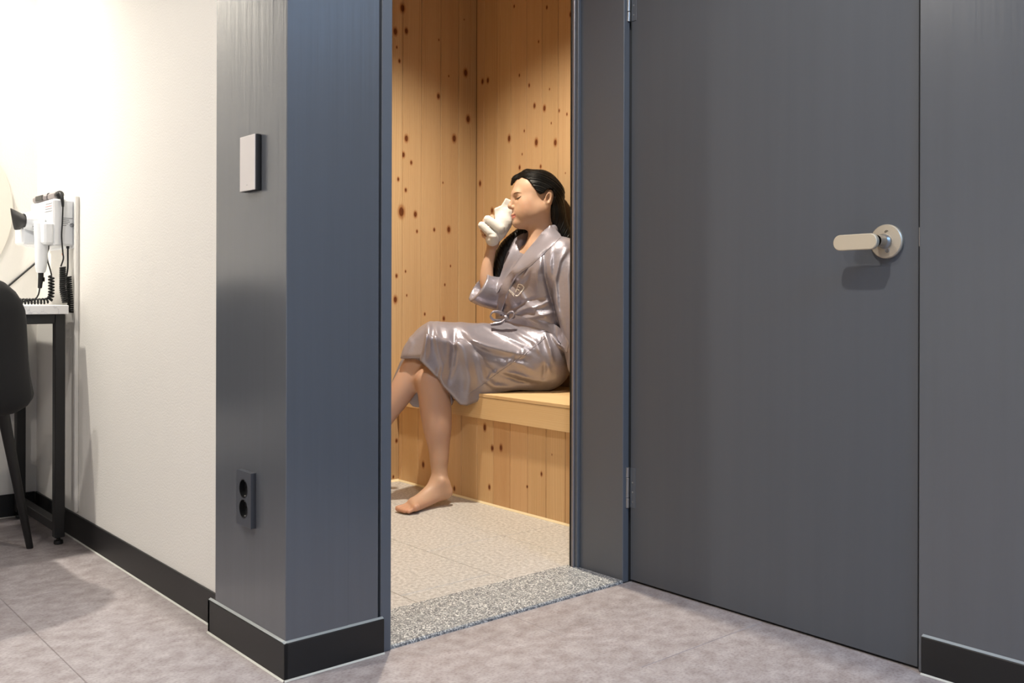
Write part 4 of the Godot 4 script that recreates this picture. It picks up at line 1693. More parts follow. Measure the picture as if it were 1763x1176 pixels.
func build_robe(person: Node3D) -> void:
	fold_map.resize(FOLD_NX * FOLD_NY)
	# skirt
	add_fold([Vector2(-0.3091, 0.6721), Vector2(-0.3111, 0.6083), Vector2(-0.3154, 0.5445)], 0.010, 0.010)
	add_fold([Vector2(-0.2871, 0.6699), Vector2(-0.2738, 0.6194), Vector2(-0.2649, 0.5711), Vector2(-0.2516, 0.5205)], 0.009, 0.010)
	add_fold([Vector2(-0.2189, 0.6371), Vector2(-0.2143, 0.5756), Vector2(-0.2208, 0.5184), Vector2(-0.2338, 0.4612)], -0.013, 0.012)
	add_fold([Vector2(-0.2472, 0.5271), Vector2(-0.2602, 0.4765), Vector2(-0.2403, 0.4348)], 0.006, 0.007)
	add_fold([Vector2(-0.2669, 0.5139), Vector2(-0.2735, 0.4831), Vector2(-0.2558, 0.4545)], -0.005, 0.005)
	add_fold([Vector2(-0.1963, 0.6626), Vector2(-0.1475, 0.6184), Vector2(-0.092, 0.5919), Vector2(-0.0143, 0.5699), Vector2(0.0589, 0.5568)], 0.013, 0.014)
	add_fold([Vector2(-0.1918, 0.6183), Vector2(-0.1318, 0.5785), Vector2(-0.0697, 0.5521), Vector2(0.019, 0.5301)], -0.008, 0.012)
	add_fold([Vector2(-0.1232, 0.6738), Vector2(-0.0588, 0.6385), Vector2(-0.0034, 0.6143), Vector2(0.0521, 0.5878), Vector2(0.0965, 0.5702)], 0.005, 0.008)
	add_fold([Vector2(-0.0256, 0.663), Vector2(0.0254, 0.6365), Vector2(0.0742, 0.6101), Vector2(0.112, 0.5968)], 0.004, 0.008)
	add_fold([Vector2(-0.1777, 0.6036), Vector2(-0.1645, 0.5294), Vector2(-0.1534, 0.4684), Vector2(-0.1641, 0.3942)], 0.012, 0.018)
	add_fold([Vector2(-0.1297, 0.5688), Vector2(-0.1143, 0.5121), Vector2(-0.1032, 0.4685), Vector2(-0.0639, 0.4381), Vector2(0.0081, 0.4296)], 0.009, 0.012)
	add_fold([Vector2(-0.0947, 0.534), Vector2(-0.0466, 0.4905), Vector2(0.0298, 0.458), Vector2(0.0953, 0.4472)], -0.008, 0.010)
	add_fold([Vector2(0.0876, 0.6012), Vector2(0.1165, 0.5525), Vector2(0.141, 0.4927)], 0.009, 0.008)
	add_fold([Vector2(0.1252, 0.6323), Vector2(0.143, 0.5814), Vector2(0.152, 0.5349)], 0.010, 0.007)
	add_fold([Vector2(0.1496, 0.6324), Vector2(0.174, 0.597), Vector2(0.2029, 0.5749)], 0.009, 0.007)
	add_fold([Vector2(0.1076, 0.5747), Vector2(0.1254, 0.5259), Vector2(0.1189, 0.4683)], -0.008, 0.008)
	add_fold([Vector2(-0.0582, 0.4916), Vector2(0.019, 0.4808), Vector2(0.0742, 0.4611), Vector2(0.1294, 0.4546)], 0.007, 0.009)
	add_fold([Vector2(-0.0296, 0.5424), Vector2(0.041, 0.5205), Vector2(0.0896, 0.4876)], 0.006, 0.009)
	add_fold([Vector2(-0.4002, 0.6297), Vector2(-0.3737, 0.5967), Vector2(-0.389, 0.5525)], 0.004, 0.010)
	# bodice
	add_fold([Vector2(-0.008, 0.6941), Vector2(0.0451, 0.7253), Vector2(0.1072, 0.7387), Vector2(0.1559, 0.7654)], 0.008, 0.008)
	add_fold([Vector2(-0.0035, 0.6808), Vector2(0.074, 0.6943), Vector2(0.156, 0.7122)], 0.008, 0.007)
	add_fold([Vector2(0.0228, 0.8006), Vector2(0.0539, 0.7519), Vector2(0.0962, 0.7121), Vector2(0.1405, 0.69)], 0.007, 0.010)
	add_fold([Vector2(-0.0036, 0.7185), Vector2(0.0517, 0.7519), Vector2(0.1182, 0.7698)], -0.006, 0.008)
	add_fold([Vector2(0.1112, 0.9116), Vector2(0.0891, 0.8584), Vector2(0.0982, 0.7963)], 0.006, 0.012)
	add_fold([Vector2(0.0735, 0.896), Vector2(0.0515, 0.8516), Vector2(0.0294, 0.8183)], 0.006, 0.010)
	# sleeve
	add_fold([Vector2(0.2064, 0.95), Vector2(0.1758, 0.906), Vector2(0.1606, 0.8358), Vector2(0.1674, 0.7306), Vector2(0.194, 0.6101)], 0.010, 0.008)
	add_fold([Vector2(0.2196, 0.9281), Vector2(0.2066, 0.8403), Vector2(0.2135, 0.7088), Vector2(0.2248, 0.5772)], 0.008, 0.009)
	add_fold([Vector2(0.1193, 0.9352), Vector2(0.1217, 0.8625), Vector2(0.1395, 0.792), Vector2(0.1662, 0.6972), Vector2(0.1995, 0.6025)], -0.012, 0.007)
	add_fold([Vector2(0.1457, 0.9507), Vector2(0.1415, 0.8956), Vector2(0.1505, 0.8184)], 0.005, 0.008)
	var rng := RandomNumberGenerator.new()
	rng.seed = 5
	for k in 26:   # small puckers along the side seam and the hem
		var t := rng.randf()
		var p: Vector2 = [Vector2(0.122, 0.6248), Vector2(-0.1129, 0.4549)][0].lerp([Vector2(0.122, 0.6248), Vector2(-0.1129, 0.4549)][1], t)
		var d := Vector2(rng.randf_range(-0.4, 0.4), 1.0).normalized() * rng.randf_range(0.008, 0.02)
		add_fold([p - d, p, p + d * 0.7], rng.randf_range(0.0012, 0.003), 0.004)
	var f := Field.new()
	f.relief = fold_at
	f.most = 0.045
	# trunk: broad across the shoulders, turned a little to the viewer
	f.cone(Vector3(0.0264, 0.8724, -0.12), Vector3(0.156, 0.8676, 0.11), 0.098, 0.092, 0.04)
	f.cone(Vector3(0.0334, 0.9029, -0.11), Vector3(0.0547, 0.6916, -0.08), 0.088, 0.085, 0.04)
	f.cone(Vector3(0.1408, 0.8812, 0.1), Vector3(0.1353, 0.6957, 0.08), 0.085, 0.082, 0.04)
	f.cone(Vector3(0.0256, 0.7964, 0.03), Vector3(0.0391, 0.7851, 0.05), 0.072, 0.066, 0.05)
	f.cone(Vector3(0.0266, 0.6918, -0.07), Vector3(0.12, 0.6887, 0.07), 0.092, 0.090, 0.04)
	f.cone(Vector3(0.0316, 0.563, -0.08), Vector3(0.1155, 0.5455, 0.08), 0.103, 0.104, 0.05)
	f.cone(Vector3(0.0364, 0.514, -0.08), Vector3(0.1132, 0.5212, 0.085), 0.104, 0.106, 0.05)
	# shoulders and collar
	f.cone(Vector3(0.1402, 0.9819, 0.05), Vector3(0.1904, 0.938, 0.13), 0.045, 0.058, 0.03)
	f.cone(Vector3(0.1545, 1.0102, 0.03), Vector3(0.1433, 0.9485, 0.09), 0.030, 0.045, 0.02)
	f.chain([Vector3(0.1611, 1.0372, 0.035), Vector3(0.1258, 0.9985, 0.075), Vector3(0.0738, 0.9301, 0.1), Vector3(0.0294, 0.8629, 0.11)], [0.017, 0.017, 0.02, 0.03], 0.02)
	f.chain([Vector3(0.1576, 1.0286, -0.045), Vector3(0.0816, 1.0297, -0.065), Vector3(0.0352, 0.9833, -0.07), Vector3(-0.0088, 0.8664, -0.06)], [0.016, 0.018, 0.022, 0.03], 0.02)
	f.cone(Vector3(0.0145, 0.9579, -0.13), Vector3(0.0423, 0.9721, -0.08), 0.05, 0.045, 0.03)
	# thighs under the skirt
	f.cone(Vector3(0.113, 0.5327, 0.09), Vector3(-0.2437, 0.5373, 0.17), 0.104, 0.083, 0.05)
	f.cone(Vector3(0.0387, 0.535, -0.08), Vector3(-0.2975, 0.5814, 0.1), 0.105, 0.086, 0.05)
	f.cone(Vector3(-0.0711, 0.5702, 0.05), Vector3(-0.2641, 0.5787, 0.13), 0.092, 0.086, 0.05)
	# the skirt's near side hangs over the bench edge, its front flap over the knee
	f.slab([Vector2(-0.3043, 0.6294), Vector2(-0.1777, 0.6036), Vector2(-0.0468, 0.5777), Vector2(0.095, 0.5301), Vector2(0.1671, 0.4801), Vector2(0.1498, 0.4474), Vector2(0.1346, 0.4299), Vector2(0.0517, 0.4231), Vector2(-0.0028, 0.4186), Vector2(-0.0638, 0.4054), Vector2(-0.09, 0.3966), Vector2(-0.1292, 0.3791), Vector2(-0.1662, 0.3659), Vector2(-0.1924, 0.3702), Vector2(-0.2099, 0.3898), Vector2(-0.2383, 0.4246), Vector2(-0.2712, 0.4681), Vector2(-0.304, 0.5073), Vector2(-0.3368, 0.5421)], Vector3(0.0943, -0.3369, 0.1377), 0.020, 0.012, 0.035)
	f.slab([Vector2(-0.3174, 0.6626), Vector2(-0.366, 0.6271), Vector2(-0.399, 0.5961), Vector2(-0.4078, 0.5806), Vector2(-0.4144, 0.5607), Vector2(-0.4188, 0.5385), Vector2(-0.3901, 0.5386), Vector2(-0.3414, 0.541), Vector2(-0.3016, 0.5477), Vector2(-0.2686, 0.5964)], Vector3(0.5343, 0.4359, -0.3718), 0.050, 0.02, 0.03)
	f.slab([Vector2(-0.4086, 0.5494), Vector2(-0.4359, 0.5175), Vector2(-0.4676, 0.4423), Vector2(-0.472, 0.4127), Vector2(-0.4493, 0.4264), Vector2(-0.413, 0.4766)], Vector3(0.3993, 0.6554, -0.1476), 0.010, 0.008, 0.02)
	f.slab([Vector2(-0.3993, 0.3672), Vector2(-0.3724, 0.4168), Vector2(-0.341, 0.4575), Vector2(-0.3182, 0.3674), Vector2(-0.3587, 0.3425), Vector2(-0.3813, 0.347)], Vector3(0.0549, 0.0387, 0.1092), 0.010, 0.006, 0.02)
	f.slab([Vector2(-0.286, 0.4637), Vector2(-0.235, 0.424), Vector2(-0.2194, 0.3754), Vector2(-0.2282, 0.3533), Vector2(-0.2592, 0.3753), Vector2(-0.277, 0.4151)], Vector3(0.1038, -0.0226, 0.0564), 0.010, 0.006, 0.01)
	f.slab([Vector2(-0.1067, 0.4067), Vector2(-0.0426, 0.4157), Vector2(-0.0515, 0.4068), Vector2(-0.0868, 0.3758), Vector2(-0.1067, 0.3846)], Vector3(0.1464, -0.4251, -0.0394), 0.008, 0.005, 0.01)
	# near sleeve
	f.chain([Vector3(0.1946, 0.9246, 0.135), Vector3(0.2258, 0.8184, 0.17), Vector3(0.2394, 0.6989, 0.2), Vector3(0.2644, 0.5204, 0.22)], [0.070, 0.070, 0.068, 0.058], 0.02)
	# far sleeve with its wide mouth
	f.chain([Vector3(0.0146, 0.9105, -0.13), Vector3(-0.0366, 0.7966, -0.07), Vector3(-0.096, 0.7917, -0.02), Vector3(-0.1597, 0.8235, 0)], [0.066, 0.068, 0.064, 0.064], 0.03)
	# mouth of the far sleeve: everything beyond the cuff line is cut off, and the inside hollowed
	f.prims.append(Beyond.new(Vector3(-0.0766, 0.8686, 0.04), Vector3(-0.1465, 0.7642, 0.04), Vector3(-0.193, 0.7588, -0.075), Vector3(-1, 0, 0), Vector3(-0.1876, 0.8235, -0.01), 0.115, 0.003))
	f.chain([Vector3(-0.0456, 0.8034, -0.035), Vector3(-0.1052, 0.8054, -0.02), Vector3(-0.1599, 0.8236, -0.005)], [0.020, 0.044, 0.056], 0.006)
	f.carve()
	# neckline
	f.slab([Vector2(0.0595, 1.0713), Vector2(0.1191, 1.0302), Vector2(0.0803, 0.9798), Vector2(0.0461, 0.9385), Vector2(0.0392, 0.9499), Vector2(0.0482, 1.0026)], Vector3(0.10, 0, 0), 0.16, 0.002, 0.006)
	f.carve()
	var m := Mesher.new(f, Vector3(-0.5064, 0.3259, -0.24), Vector3(0.3616, 1.0721, 0.34), 0.005).run()
	soften(m, 1)
	var robe_mat := satin(Color(0.59, 0.575, 0.62))
	var sk := Shell.new()
	sk.add(m, Transform3D(), func(_p: Vector3, _n: Vector3) -> Color: return Color.WHITE)
	var robe := obj("robe", sk.mesh(), robe_mat, person)
	# lapels
	obj("lapel", band(f, [Vector2(0.1493, 1.0506), Vector2(0.1873, 1.0061), Vector2(0.1584, 0.9726), Vector2(0.1251, 0.9391), Vector2(0.0739, 0.8922), Vector2(0.0139, 0.8408), Vector2(-0.0216, 0.7627), Vector2(-0.0437, 0.6957)], [Vector2(0.1427, 1.0461), Vector2(0.1071, 1.0104), Vector2(0.0782, 0.9747), Vector2(0.0449, 0.9345), Vector2(0.0049, 0.8809), Vector2(-0.0262, 0.8407), Vector2(-0.0484, 0.7893), Vector2(-0.0616, 0.7068)], 44, 8, 0.009), robe_mat, robe)
	obj("lapel", band(f, [Vector2(0.0641, 1.0415), Vector2(0.0779, 1.0324), Vector2(0.0619, 0.998), Vector2(0.0506, 0.9614), Vector2(0.0438, 0.9385), Vector2(0.0187, 0.9064), Vector2(-0.0224, 0.8468), Vector2(-0.0497, 0.7963)], [Vector2(0.0275, 1.0392), Vector2(0.023, 1.0071), Vector2(0.0048, 0.9796), Vector2(-0.0134, 0.9383), Vector2(-0.0317, 0.8971), Vector2(-0.0476, 0.8513), Vector2(-0.0566, 0.8192), Vector2(-0.0611, 0.7826)], 30, 6, 0.005, 0.2), robe_mat, robe)
	# cuff band and seams
	var seams := new_st()
	laid(f, [Vector2(0.127, 0.6205), Vector2(0.0425, 0.5539), Vector2(-0.0375, 0.4988), Vector2(-0.1129, 0.4413), Vector2(-0.1586, 0.4115)], 0.0011, 0.2, 0.008, 0.5, seams)
	laid(f, [Vector2(0.1239, 0.941), Vector2(0.124, 0.8883), Vector2(0.131, 0.8426), Vector2(0.1472, 0.7854)], 0.0010, 0.2, 0.008, 0.5, seams)
	laid(f, [Vector2(0.1556, 1.0715), Vector2(0.1924, 1.0144), Vector2(0.1604, 0.9754), Vector2(0.1262, 0.941), Vector2(0.0737, 0.8928), Vector2(0.012, 0.84)], 0.0010, 0.9, 0.008, 0.5, seams)
	laid(f, [Vector2(-0.3513, 0.546), Vector2(-0.3145, 0.5026), Vector2(-0.2778, 0.4615), Vector2(-0.2434, 0.4204), Vector2(-0.2135, 0.3793)], 0.0009, 0.2, 0.008, 0.5, seams)
	laid(f, [Vector2(-0.4222, 0.5436), Vector2(-0.3536, 0.546)], 0.0009, 0.2, 0.008, 0.5, seams)
	seams.generate_normals()
	obj("seam", seams.commit(), robe_mat, robe)
	# belt with a small bow
	obj("belt", band(f, [Vector2(-0.0304, 0.7114), Vector2(0.041, 0.6959), Vector2(0.1302, 0.6783), Vector2(0.1793, 0.6562), Vector2(0.2106, 0.6072)], [Vector2(-0.0303, 0.6779), Vector2(0.0411, 0.6647), Vector2(0.1258, 0.6449), Vector2(0.1705, 0.6138), Vector2(0.2018, 0.5648)], 30, 4, 0.006), robe_mat, robe)
	obj("bow_loop", strap(curve([Vector3(-0.0213, 0.6916, 0.112), Vector3(-0.0412, 0.712, 0.132), Vector3(-0.0697, 0.7143, 0.14), Vector3(-0.0807, 0.6988, 0.14), Vector3(-0.0675, 0.6833, 0.137), Vector3(-0.0389, 0.6831, 0.127), Vector3(-0.0213, 0.6895, 0.117)], 0.004), Vector3(0.15, 0.35, 1.0), 0.010, 0.0022), robe_mat, robe)
	obj("bow_loop", strap(curve([Vector3(-0.0213, 0.6918, 0.117), Vector3(-0.0102, 0.7098, 0.13), Vector3(0.0052, 0.7121, 0.132), Vector3(0.0075, 0.6966, 0.132), Vector3(-0.008, 0.6831, 0.124), Vector3(-0.0213, 0.6874, 0.12)], 0.004), Vector3(-0.15, 0.35, 1.0), 0.011, 0.0022), robe_mat, robe)
	obj("bow_tail", strap(curve([Vector3(-0.0235, 0.6875, 0.122), Vector3(-0.041, 0.6724, 0.137), Vector3(-0.0652, 0.668, 0.142), Vector3(-0.0806, 0.6658, 0.142)], 0.004), Vector3(0.0, 0.7, 1.0), 0.009, 0.002), robe_mat, robe)
	var kf := Field.new()
	kf.ell(Vector3(-0.0213, 0.6908, 0.124), Vector3(0.011, 0.013, 0.012), 0.004)
	kf.cone(Vector3(-0.0279, 0.6965, 0.13), Vector3(-0.0124, 0.6855, 0.13), 0.004, 0.004, 0.004)
	var km := Mesher.new(kf, Vector3(-0.0448, 0.6659, 0.1), Vector3(0.0009, 0.7095, 0.15), 0.0022).run()
	var ks := Shell.new()
	ks.add(km, Transform3D(), func(_p: Vector3, _n: Vector3) -> Color: return Color.WHITE)
	obj("bow_knot", ks.mesh(), robe_mat, robe)
	# embroidered emblem on the chest
	var thread := mat(Color(0.93, 0.91, 0.89), 0.6)
	var em := new_st()
	laid(f, [Vector2(0.0253, 0.8205), Vector2(0.0198, 0.8057), Vector2(0.0149, 0.7896)], 0.0016, 0.5, 0.003, 0.5, em)
	laid(f, [Vector2(0.0253, 0.8194), Vector2(0.0345, 0.8187), Vector2(0.0425, 0.8126), Vector2(0.0453, 0.8057), Vector2(0.0386, 0.7943), Vector2(0.0282, 0.7805), Vector2(0.0208, 0.7748), Vector2(0.014, 0.7763)], 0.0020, 0.5, 0.003, 0.5, em)
	laid(f, [Vector2(0.0224, 0.8114), Vector2(0.0315, 0.8057)], 0.0013, 0.5, 0.003, 0.5, em)
	laid(f, [Vector2(0.0189, 0.8006), Vector2(0.0277, 0.7965)], 0.0016, 0.5, 0.003, 0.5, em)
	em.generate_normals()
	obj("emblem", em.commit(), thread, robe)
	var word := TextMesh.new()
	word.text = "HOTEL"
	word.font_size = 12
	word.pixel_size = 0.0009
	word.depth = 0.001
	var wp: Vector3 = Vector3(-0.0005, 0.7873, 0)
	wp.z = hit(f, wp.x, wp.y) + 0.003
	var wn := Vector3(hit(f, wp.x - 0.01, wp.y) - hit(f, wp.x + 0.01, wp.y), hit(f, wp.x, wp.y - 0.01) - hit(f, wp.x, wp.y + 0.01), 0.02).normalized()
	var wx := (Vector3(0.84, -0.55, 0.0) - wn * wn.dot(Vector3(0.84, -0.55, 0.0))).normalized()
	var wo := obj("embroidered_word", word, thread, robe)
	wo.transform = Transform3D(Basis(wx, wn.cross(wx), wn), wp)


func head_paint(p: Vector3, n: Vector3) -> Color:
	var c := SKIN
	# cheeks and nose a little redder
	var cheek := exp(-(Vector2(p.x + 0.058, p.y + 0.03).length_squared()) / 0.0006)
	c = c.lerp(Color(0.50, 0.255, 0.165), cheek * 0.45)
	# lips
	var lip := 0.0
	if p.x < -0.070:
		var w := absf(p.z)
		var top := -0.0575 - 0.02 * w + 0.0015 * cos(p.z * 300.0)
		var low := -0.0770 + 5.0 * w * w * 3.0
		lip = smoothstep(low - 0.002, low + 0.001, p.y) * (1.0 - smoothstep(top - 0.001, top + 0.002, p.y)) * (1.0 - smoothstep(0.026, 0.030, w))
	c = c.lerp(Color(0.40, 0.125, 0.10), lip * 0.9)
	var mouth := exp(-pow((p.y + 0.0648 - absf(p.z) * 0.16) / 0.0016, 2.0)) * (1.0 if p.x < -0.074 and absf(p.z) < 0.031 else 0.0)
	c = c.lerp(Color(0.20, 0.06, 0.05), mouth * 0.6)
	return c


func build_body(person: Node3D) -> void:
	var skin_mat := mat(Color(1, 1, 1), 0.48)
	skin_mat.vertex_color_use_as_albedo = true
	skin_mat.subsurf_scatter_enabled = true
	skin_mat.subsurf_scatter_strength = 0.12
	skin_mat.metallic_specular = 0.45
	var sk := Shell.new()
	# ---- head and neck, in the head's own axes: face towards -x, near side +z
	var hx := Transform3D(Basis(Vector3.UP, 0.22), Vector3(0.0982, 1.1515, 0))
	var f := Field.new()
	f.ell(Vector3(-0.006, 0.030, 0), Vector3(0.090, 0.083, 0.071), 0.02)
	f.ell(Vector3(-0.030, -0.028, 0), Vector3(0.0655, 0.084, 0.0550), 0.03)
	for s in [-1.0, 1.0]:
		f.cone(Vector3(0.006, -0.042, s * 0.050), Vector3(-0.062, -0.091, s * 0.018), 0.022, 0.0175, 0.03)
		f.cone(Vector3(-0.050, -0.062, s * 0.030), Vector3(-0.015, -0.058, s * 0.043), 0.024, 0.024, 0.03)
		f.cone(Vector3(-0.056, -0.018, s * 0.037), Vector3(-0.040, -0.012, s * 0.045), 0.026, 0.022, 0.025)
		f.cone(Vector3(-0.048, -0.045, s * 0.036), Vector3(-0.010, -0.035, s * 0.046), 0.026, 0.026, 0.03)
		f.cone(Vector3(-0.070, -0.050, s * 0.020), Vector3(-0.050, -0.045, s * 0.035), 0.022, 0.020, 0.02)
	f.cone(Vector3(-0.0795, -0.0905, -0.008), Vector3(-0.0795, -0.0905, 0.008), 0.0165, 0.0165, 0.02)
	f.cone(Vector3(-0.084, 0.020, -0.026), Vector3(-0.084, 0.020, 0.026), 0.0145, 0.0145, 0.02)
	# eye sockets, then lids
	for s in [-1.0, 1.0]:
		f.ell(Vector3(-0.105, 0.005, s * 0.034), Vector3(0.017, 0.011, 0.018), 0.014)
		f.carve()
		f.ell(Vector3(-0.0735, 0.0065, s * 0.0325), Vector3(0.0150, 0.0135, 0.0160), 0.005)
	# nose
	f.cone(Vector3(-0.0925, 0.008, 0), Vector3(-0.1075, -0.022, 0), 0.0075, 0.0085, 0.012)
	f.cone(Vector3(-0.1090, -0.0265, 0), Vector3(-0.1065, -0.029, 0), 0.0092, 0.0090, 0.006)
	for s in [-1.0, 1.0]:
		f.ell(Vector3(-0.0935, -0.0305, s * 0.0115), Vector3(0.0105, 0.0075, 0.0065), 0.006)
		f.ell(Vector3(-0.100, -0.0375, s * 0.0065), Vector3(0.0045, 0.0030, 0.0028), 0.003)
		f.carve()
	# mouth
	f.chain([Vector3(-0.0790, -0.0598, -0.028), Vector3(-0.0930, -0.0605, -0.010), Vector3(-0.0955, -0.0612, 0.0), Vector3(-0.0930, -0.0605, 0.010), Vector3(-0.0790, -0.0598, 0.028)], [0.0050, 0.0078, 0.0085, 0.0078, 0.0050], 0.006)
	f.chain([Vector3(-0.0785, -0.0622, -0.027), Vector3(-0.0910, -0.0705, -0.010), Vector3(-0.0930, -0.0715, 0.0), Vector3(-0.0910, -0.0705, 0.010), Vector3(-0.0785, -0.0622, 0.027)], [0.0045, 0.0082, 0.0090, 0.0082, 0.0045], 0.006)
	f.chain([Vector3(-0.0840, -0.0600, -0.031), Vector3(-0.1025, -0.0650, -0.010), Vector3(-0.1050, -0.0652, 0.0), Vector3(-0.1025, -0.0650, 0.010), Vector3(-0.0840, -0.0600, 0.031)], [0.0012, 0.0016, 0.0016, 0.0016, 0.0012], 0.003)
	f.carve()
	# ears
	for s in [-1.0, 1.0]:
		var tilt := Basis(Vector3(0, 0, 1), -0.22) * Basis(Vector3(0, 1, 0), s * 0.28)
		f.ell(Vector3(0.031, 0.003, s * 0.071), Vector3(0.0185, 0.0335, 0.0085), 0.004, tilt)
		f.ell(Vector3(0.025, -0.030, s * 0.067), Vector3(0.009, 0.010, 0.006), 0.006)
		f.ell(Vector3(0.026, 0.001, s * 0.083), Vector3(0.0105, 0.0190, 0.0105), 0.003, tilt)
		f.carve()
		f.chain([Vector3(0.032, 0.020, s * 0.0755), Vector3(0.036, 0.004, s * 0.0775), Vector3(0.031, -0.014, s * 0.0755)], [0.0022, 0.0030, 0.0025], 0.004)
		f.ell(Vector3(0.0135, -0.004, s * 0.071), Vector3(0.0040, 0.0065, 0.0050), 0.004)
	# neck and the top of the chest
	f.cone(Vector3(0.026, -0.055, 0), Vector3(0.012, -0.205, 0.006), 0.049, 0.056, 0.025)
	f.cone(Vector3(0.020, -0.035, 0.040), Vector3(-0.030, -0.185, 0.035), 0.018, 0.013, 0.03)
	f.cone(Vector3(-0.035, -0.225, -0.075), Vector3(0.045, -0.215, 0.110), 0.050, 0.048, 0.04)
	f.cone(Vector3(-0.035, -0.270, -0.060), Vector3(0.030, -0.270, 0.090), 0.065, 0.065, 0.04)
	var m := Mesher.new(f, Vector3(-0.135, -0.30, -0.13), Vector3(0.12, 0.125, 0.14), 0.0025).run()
	soften(m, 1)
	sk.add(m, hx, head_paint)
	# ---- trunk and the arm that props on the bench (all under the robe)
	var plain := func(_p: Vector3, _n: Vector3) -> Color: return SKIN
	var t := Field.new()
	t.cone(Vector3(0.0427, 0.8437, -0.09), Vector3(0.1413, 0.8412, 0.09), 0.075, 0.070, 0.04)
	t.cone(Vector3(0.0378, 0.7967, -0.05), Vector3(0.0381, 0.6575, -0.05), 0.070, 0.070, 0.04)
	t.cone(Vector3(0.1204, 0.7966, 0.05), Vector3(0.1094, 0.661, 0.05), 0.070, 0.070, 0.04)
	t.cone(Vector3(0.0363, 0.5403, -0.07), Vector3(0.1091, 0.5448, 0.07), 0.085, 0.085, 0.04)
	t.cone(Vector3(0.1089, 0.532, 0.08), Vector3(-0.2333, 0.5213, 0.16), 0.078, 0.055, 0.03)
	t.cone(Vector3(0.0363, 0.5356, -0.07), Vector3(-0.2715, 0.572, 0.09), 0.078, 0.052, 0.03)
	t.chain([Vector3(0.1863, 0.9249, 0.125), Vector3(0.2354, 0.6987, 0.195), Vector3(0.2627, 0.4898, 0.215)], [0.045, 0.040, 0.026], 0.02)
	t.cone(Vector3(0.2627, 0.4898, 0.215), Vector3(0.2685, 0.4389, 0.225), 0.028, 0.022, 0.02)
	t.chain([Vector3(0.0146, 0.9104, -0.125), Vector3(-0.0778, 0.7779, -0.03)], [0.040, 0.032], 0.02)
	var mt := Mesher.new(t, Vector3(-0.3233, 0.3607, -0.22), Vector3(0.3619, 0.9805, 0.3), 0.008).run()
	sk.add(mt, Transform3D(), plain)
	# ---- legs
	var g := Field.new()
	g.cone(Vector3(-0.1785, 0.5061, 0.16), Vector3(-0.3022, 0.4589, 0.2), 0.060, 0.051, 0.02)
	g.chain([Vector3(-0.3022, 0.4589, 0.2), Vector3(-0.2907, 0.3728, 0.205), Vector3(-0.2789, 0.2876, 0.215), Vector3(-0.2717, 0.2088, 0.222), Vector3(-0.2678, 0.1366, 0.228), Vector3(-0.2641, 0.0815, 0.232)], [0.051, 0.0545, 0.0505, 0.0365, 0.0305, 0.0325], 0.03)
	g.chain([Vector3(-0.2852, 0.4585, 0.195), Vector3(-0.268, 0.3864, 0.19), Vector3(-0.261, 0.3131, 0.195), Vector3(-0.264, 0.2372, 0.21), Vector3(-0.2651, 0.17, 0.222)], [0.030, 0.034, 0.031, 0.024, 0.020], 0.03)
	g.ell(Vector3(-0.3133, 0.4631, 0.222), Vector3(0.026, 0.032, 0.026), 0.03)
	g.ell(Vector3(-0.2534, 0.0938, 0.262), Vector3(0.011, 0.012, 0.008), 0.012)
	# foot: heel, arch, ball, toes
	g.cone(Vector3(-0.2402, 0.0521, 0.235), Vector3(-0.2509, 0.0651, 0.236), 0.023, 0.027, 0.02)
	g.chain([Vector3(-0.2764, 0.0702, 0.24), Vector3(-0.3097, 0.0452, 0.275), Vector3(-0.3455, 0.0294, 0.32)], [0.030, 0.027, 0.021], 0.03)
	g.chain([Vector3(-0.2502, 0.0455, 0.245), Vector3(-0.2939, 0.0283, 0.285), Vector3(-0.3351, 0.0213, 0.34)], [0.018, 0.014, 0.016], 0.025)
	g.cone(Vector3(-0.3596, 0.0242, 0.325), Vector3(-0.34, 0.0228, 0.375), 0.0165, 0.0135, 0.02)
	for q in [[Vector3(-0.3662, 0.0214, 0.322), Vector3(-0.3908, 0.0171, 0.345), Vector3(-0.4046, 0.0144, 0.352), 0.0112], [Vector3(-0.3645, 0.0208, 0.338), Vector3(-0.3829, 0.0173, 0.36), Vector3(-0.3947, 0.0134, 0.366), 0.0085], [Vector3(-0.3612, 0.0193, 0.35), Vector3(-0.3756, 0.0154, 0.37), Vector3(-0.3852, 0.0126, 0.376), 0.0080], [Vector3(-0.3558, 0.0188, 0.362), Vector3(-0.3683, 0.0146, 0.38), Vector3(-0.3761, 0.0124, 0.384), 0.0076], [Vector3(-0.3463, 0.0184, 0.374), Vector3(-0.3572, 0.0133, 0.388), Vector3(-0.363, 0.0119, 0.391), 0.0072]]:
		g.chain([q[0], q[1], q[2]], [q[3] * 1.1, q[3] * 0.92, q[3]], 0.006)
	# crossed leg
	g.chain([Vector3(-0.2028, 0.5695, 0.12), Vector3(-0.3265, 0.5805, 0.125), Vector3(-0.3598, 0.5177, 0.145), Vector3(-0.3916, 0.4547, 0.155), Vector3(-0.4236, 0.4004, 0.162), Vector3(-0.4793, 0.3137, 0.17), Vector3(-0.5199, 0.2443, 0.175)], [0.056, 0.049, 0.049, 0.0500, 0.0465, 0.036, 0.031], 0.03)
	g.chain([Vector3(-0.5199, 0.2443, 0.175), Vector3(-0.5546, 0.203, 0.19), Vector3(-0.6068, 0.1637, 0.215)], [0.031, 0.028, 0.018], 0.025)
	g.cone(Vector3(-0.506, 0.2122, 0.165), Vector3(-0.5938, 0.1464, 0.215), 0.022, 0.017, 0.025)
	for q in 5:
		g.cone(Vector3(-0.6068, 0.1637, 0.215) + Vector3(0.004 * q, -0.004 * q, 0.009 * q - 0.018), Vector3(-0.6304, 0.1443, 0.228) + Vector3(0.008 * q, -0.004 * q, 0.009 * q - 0.018), 0.009, 0.0085, 0.006)
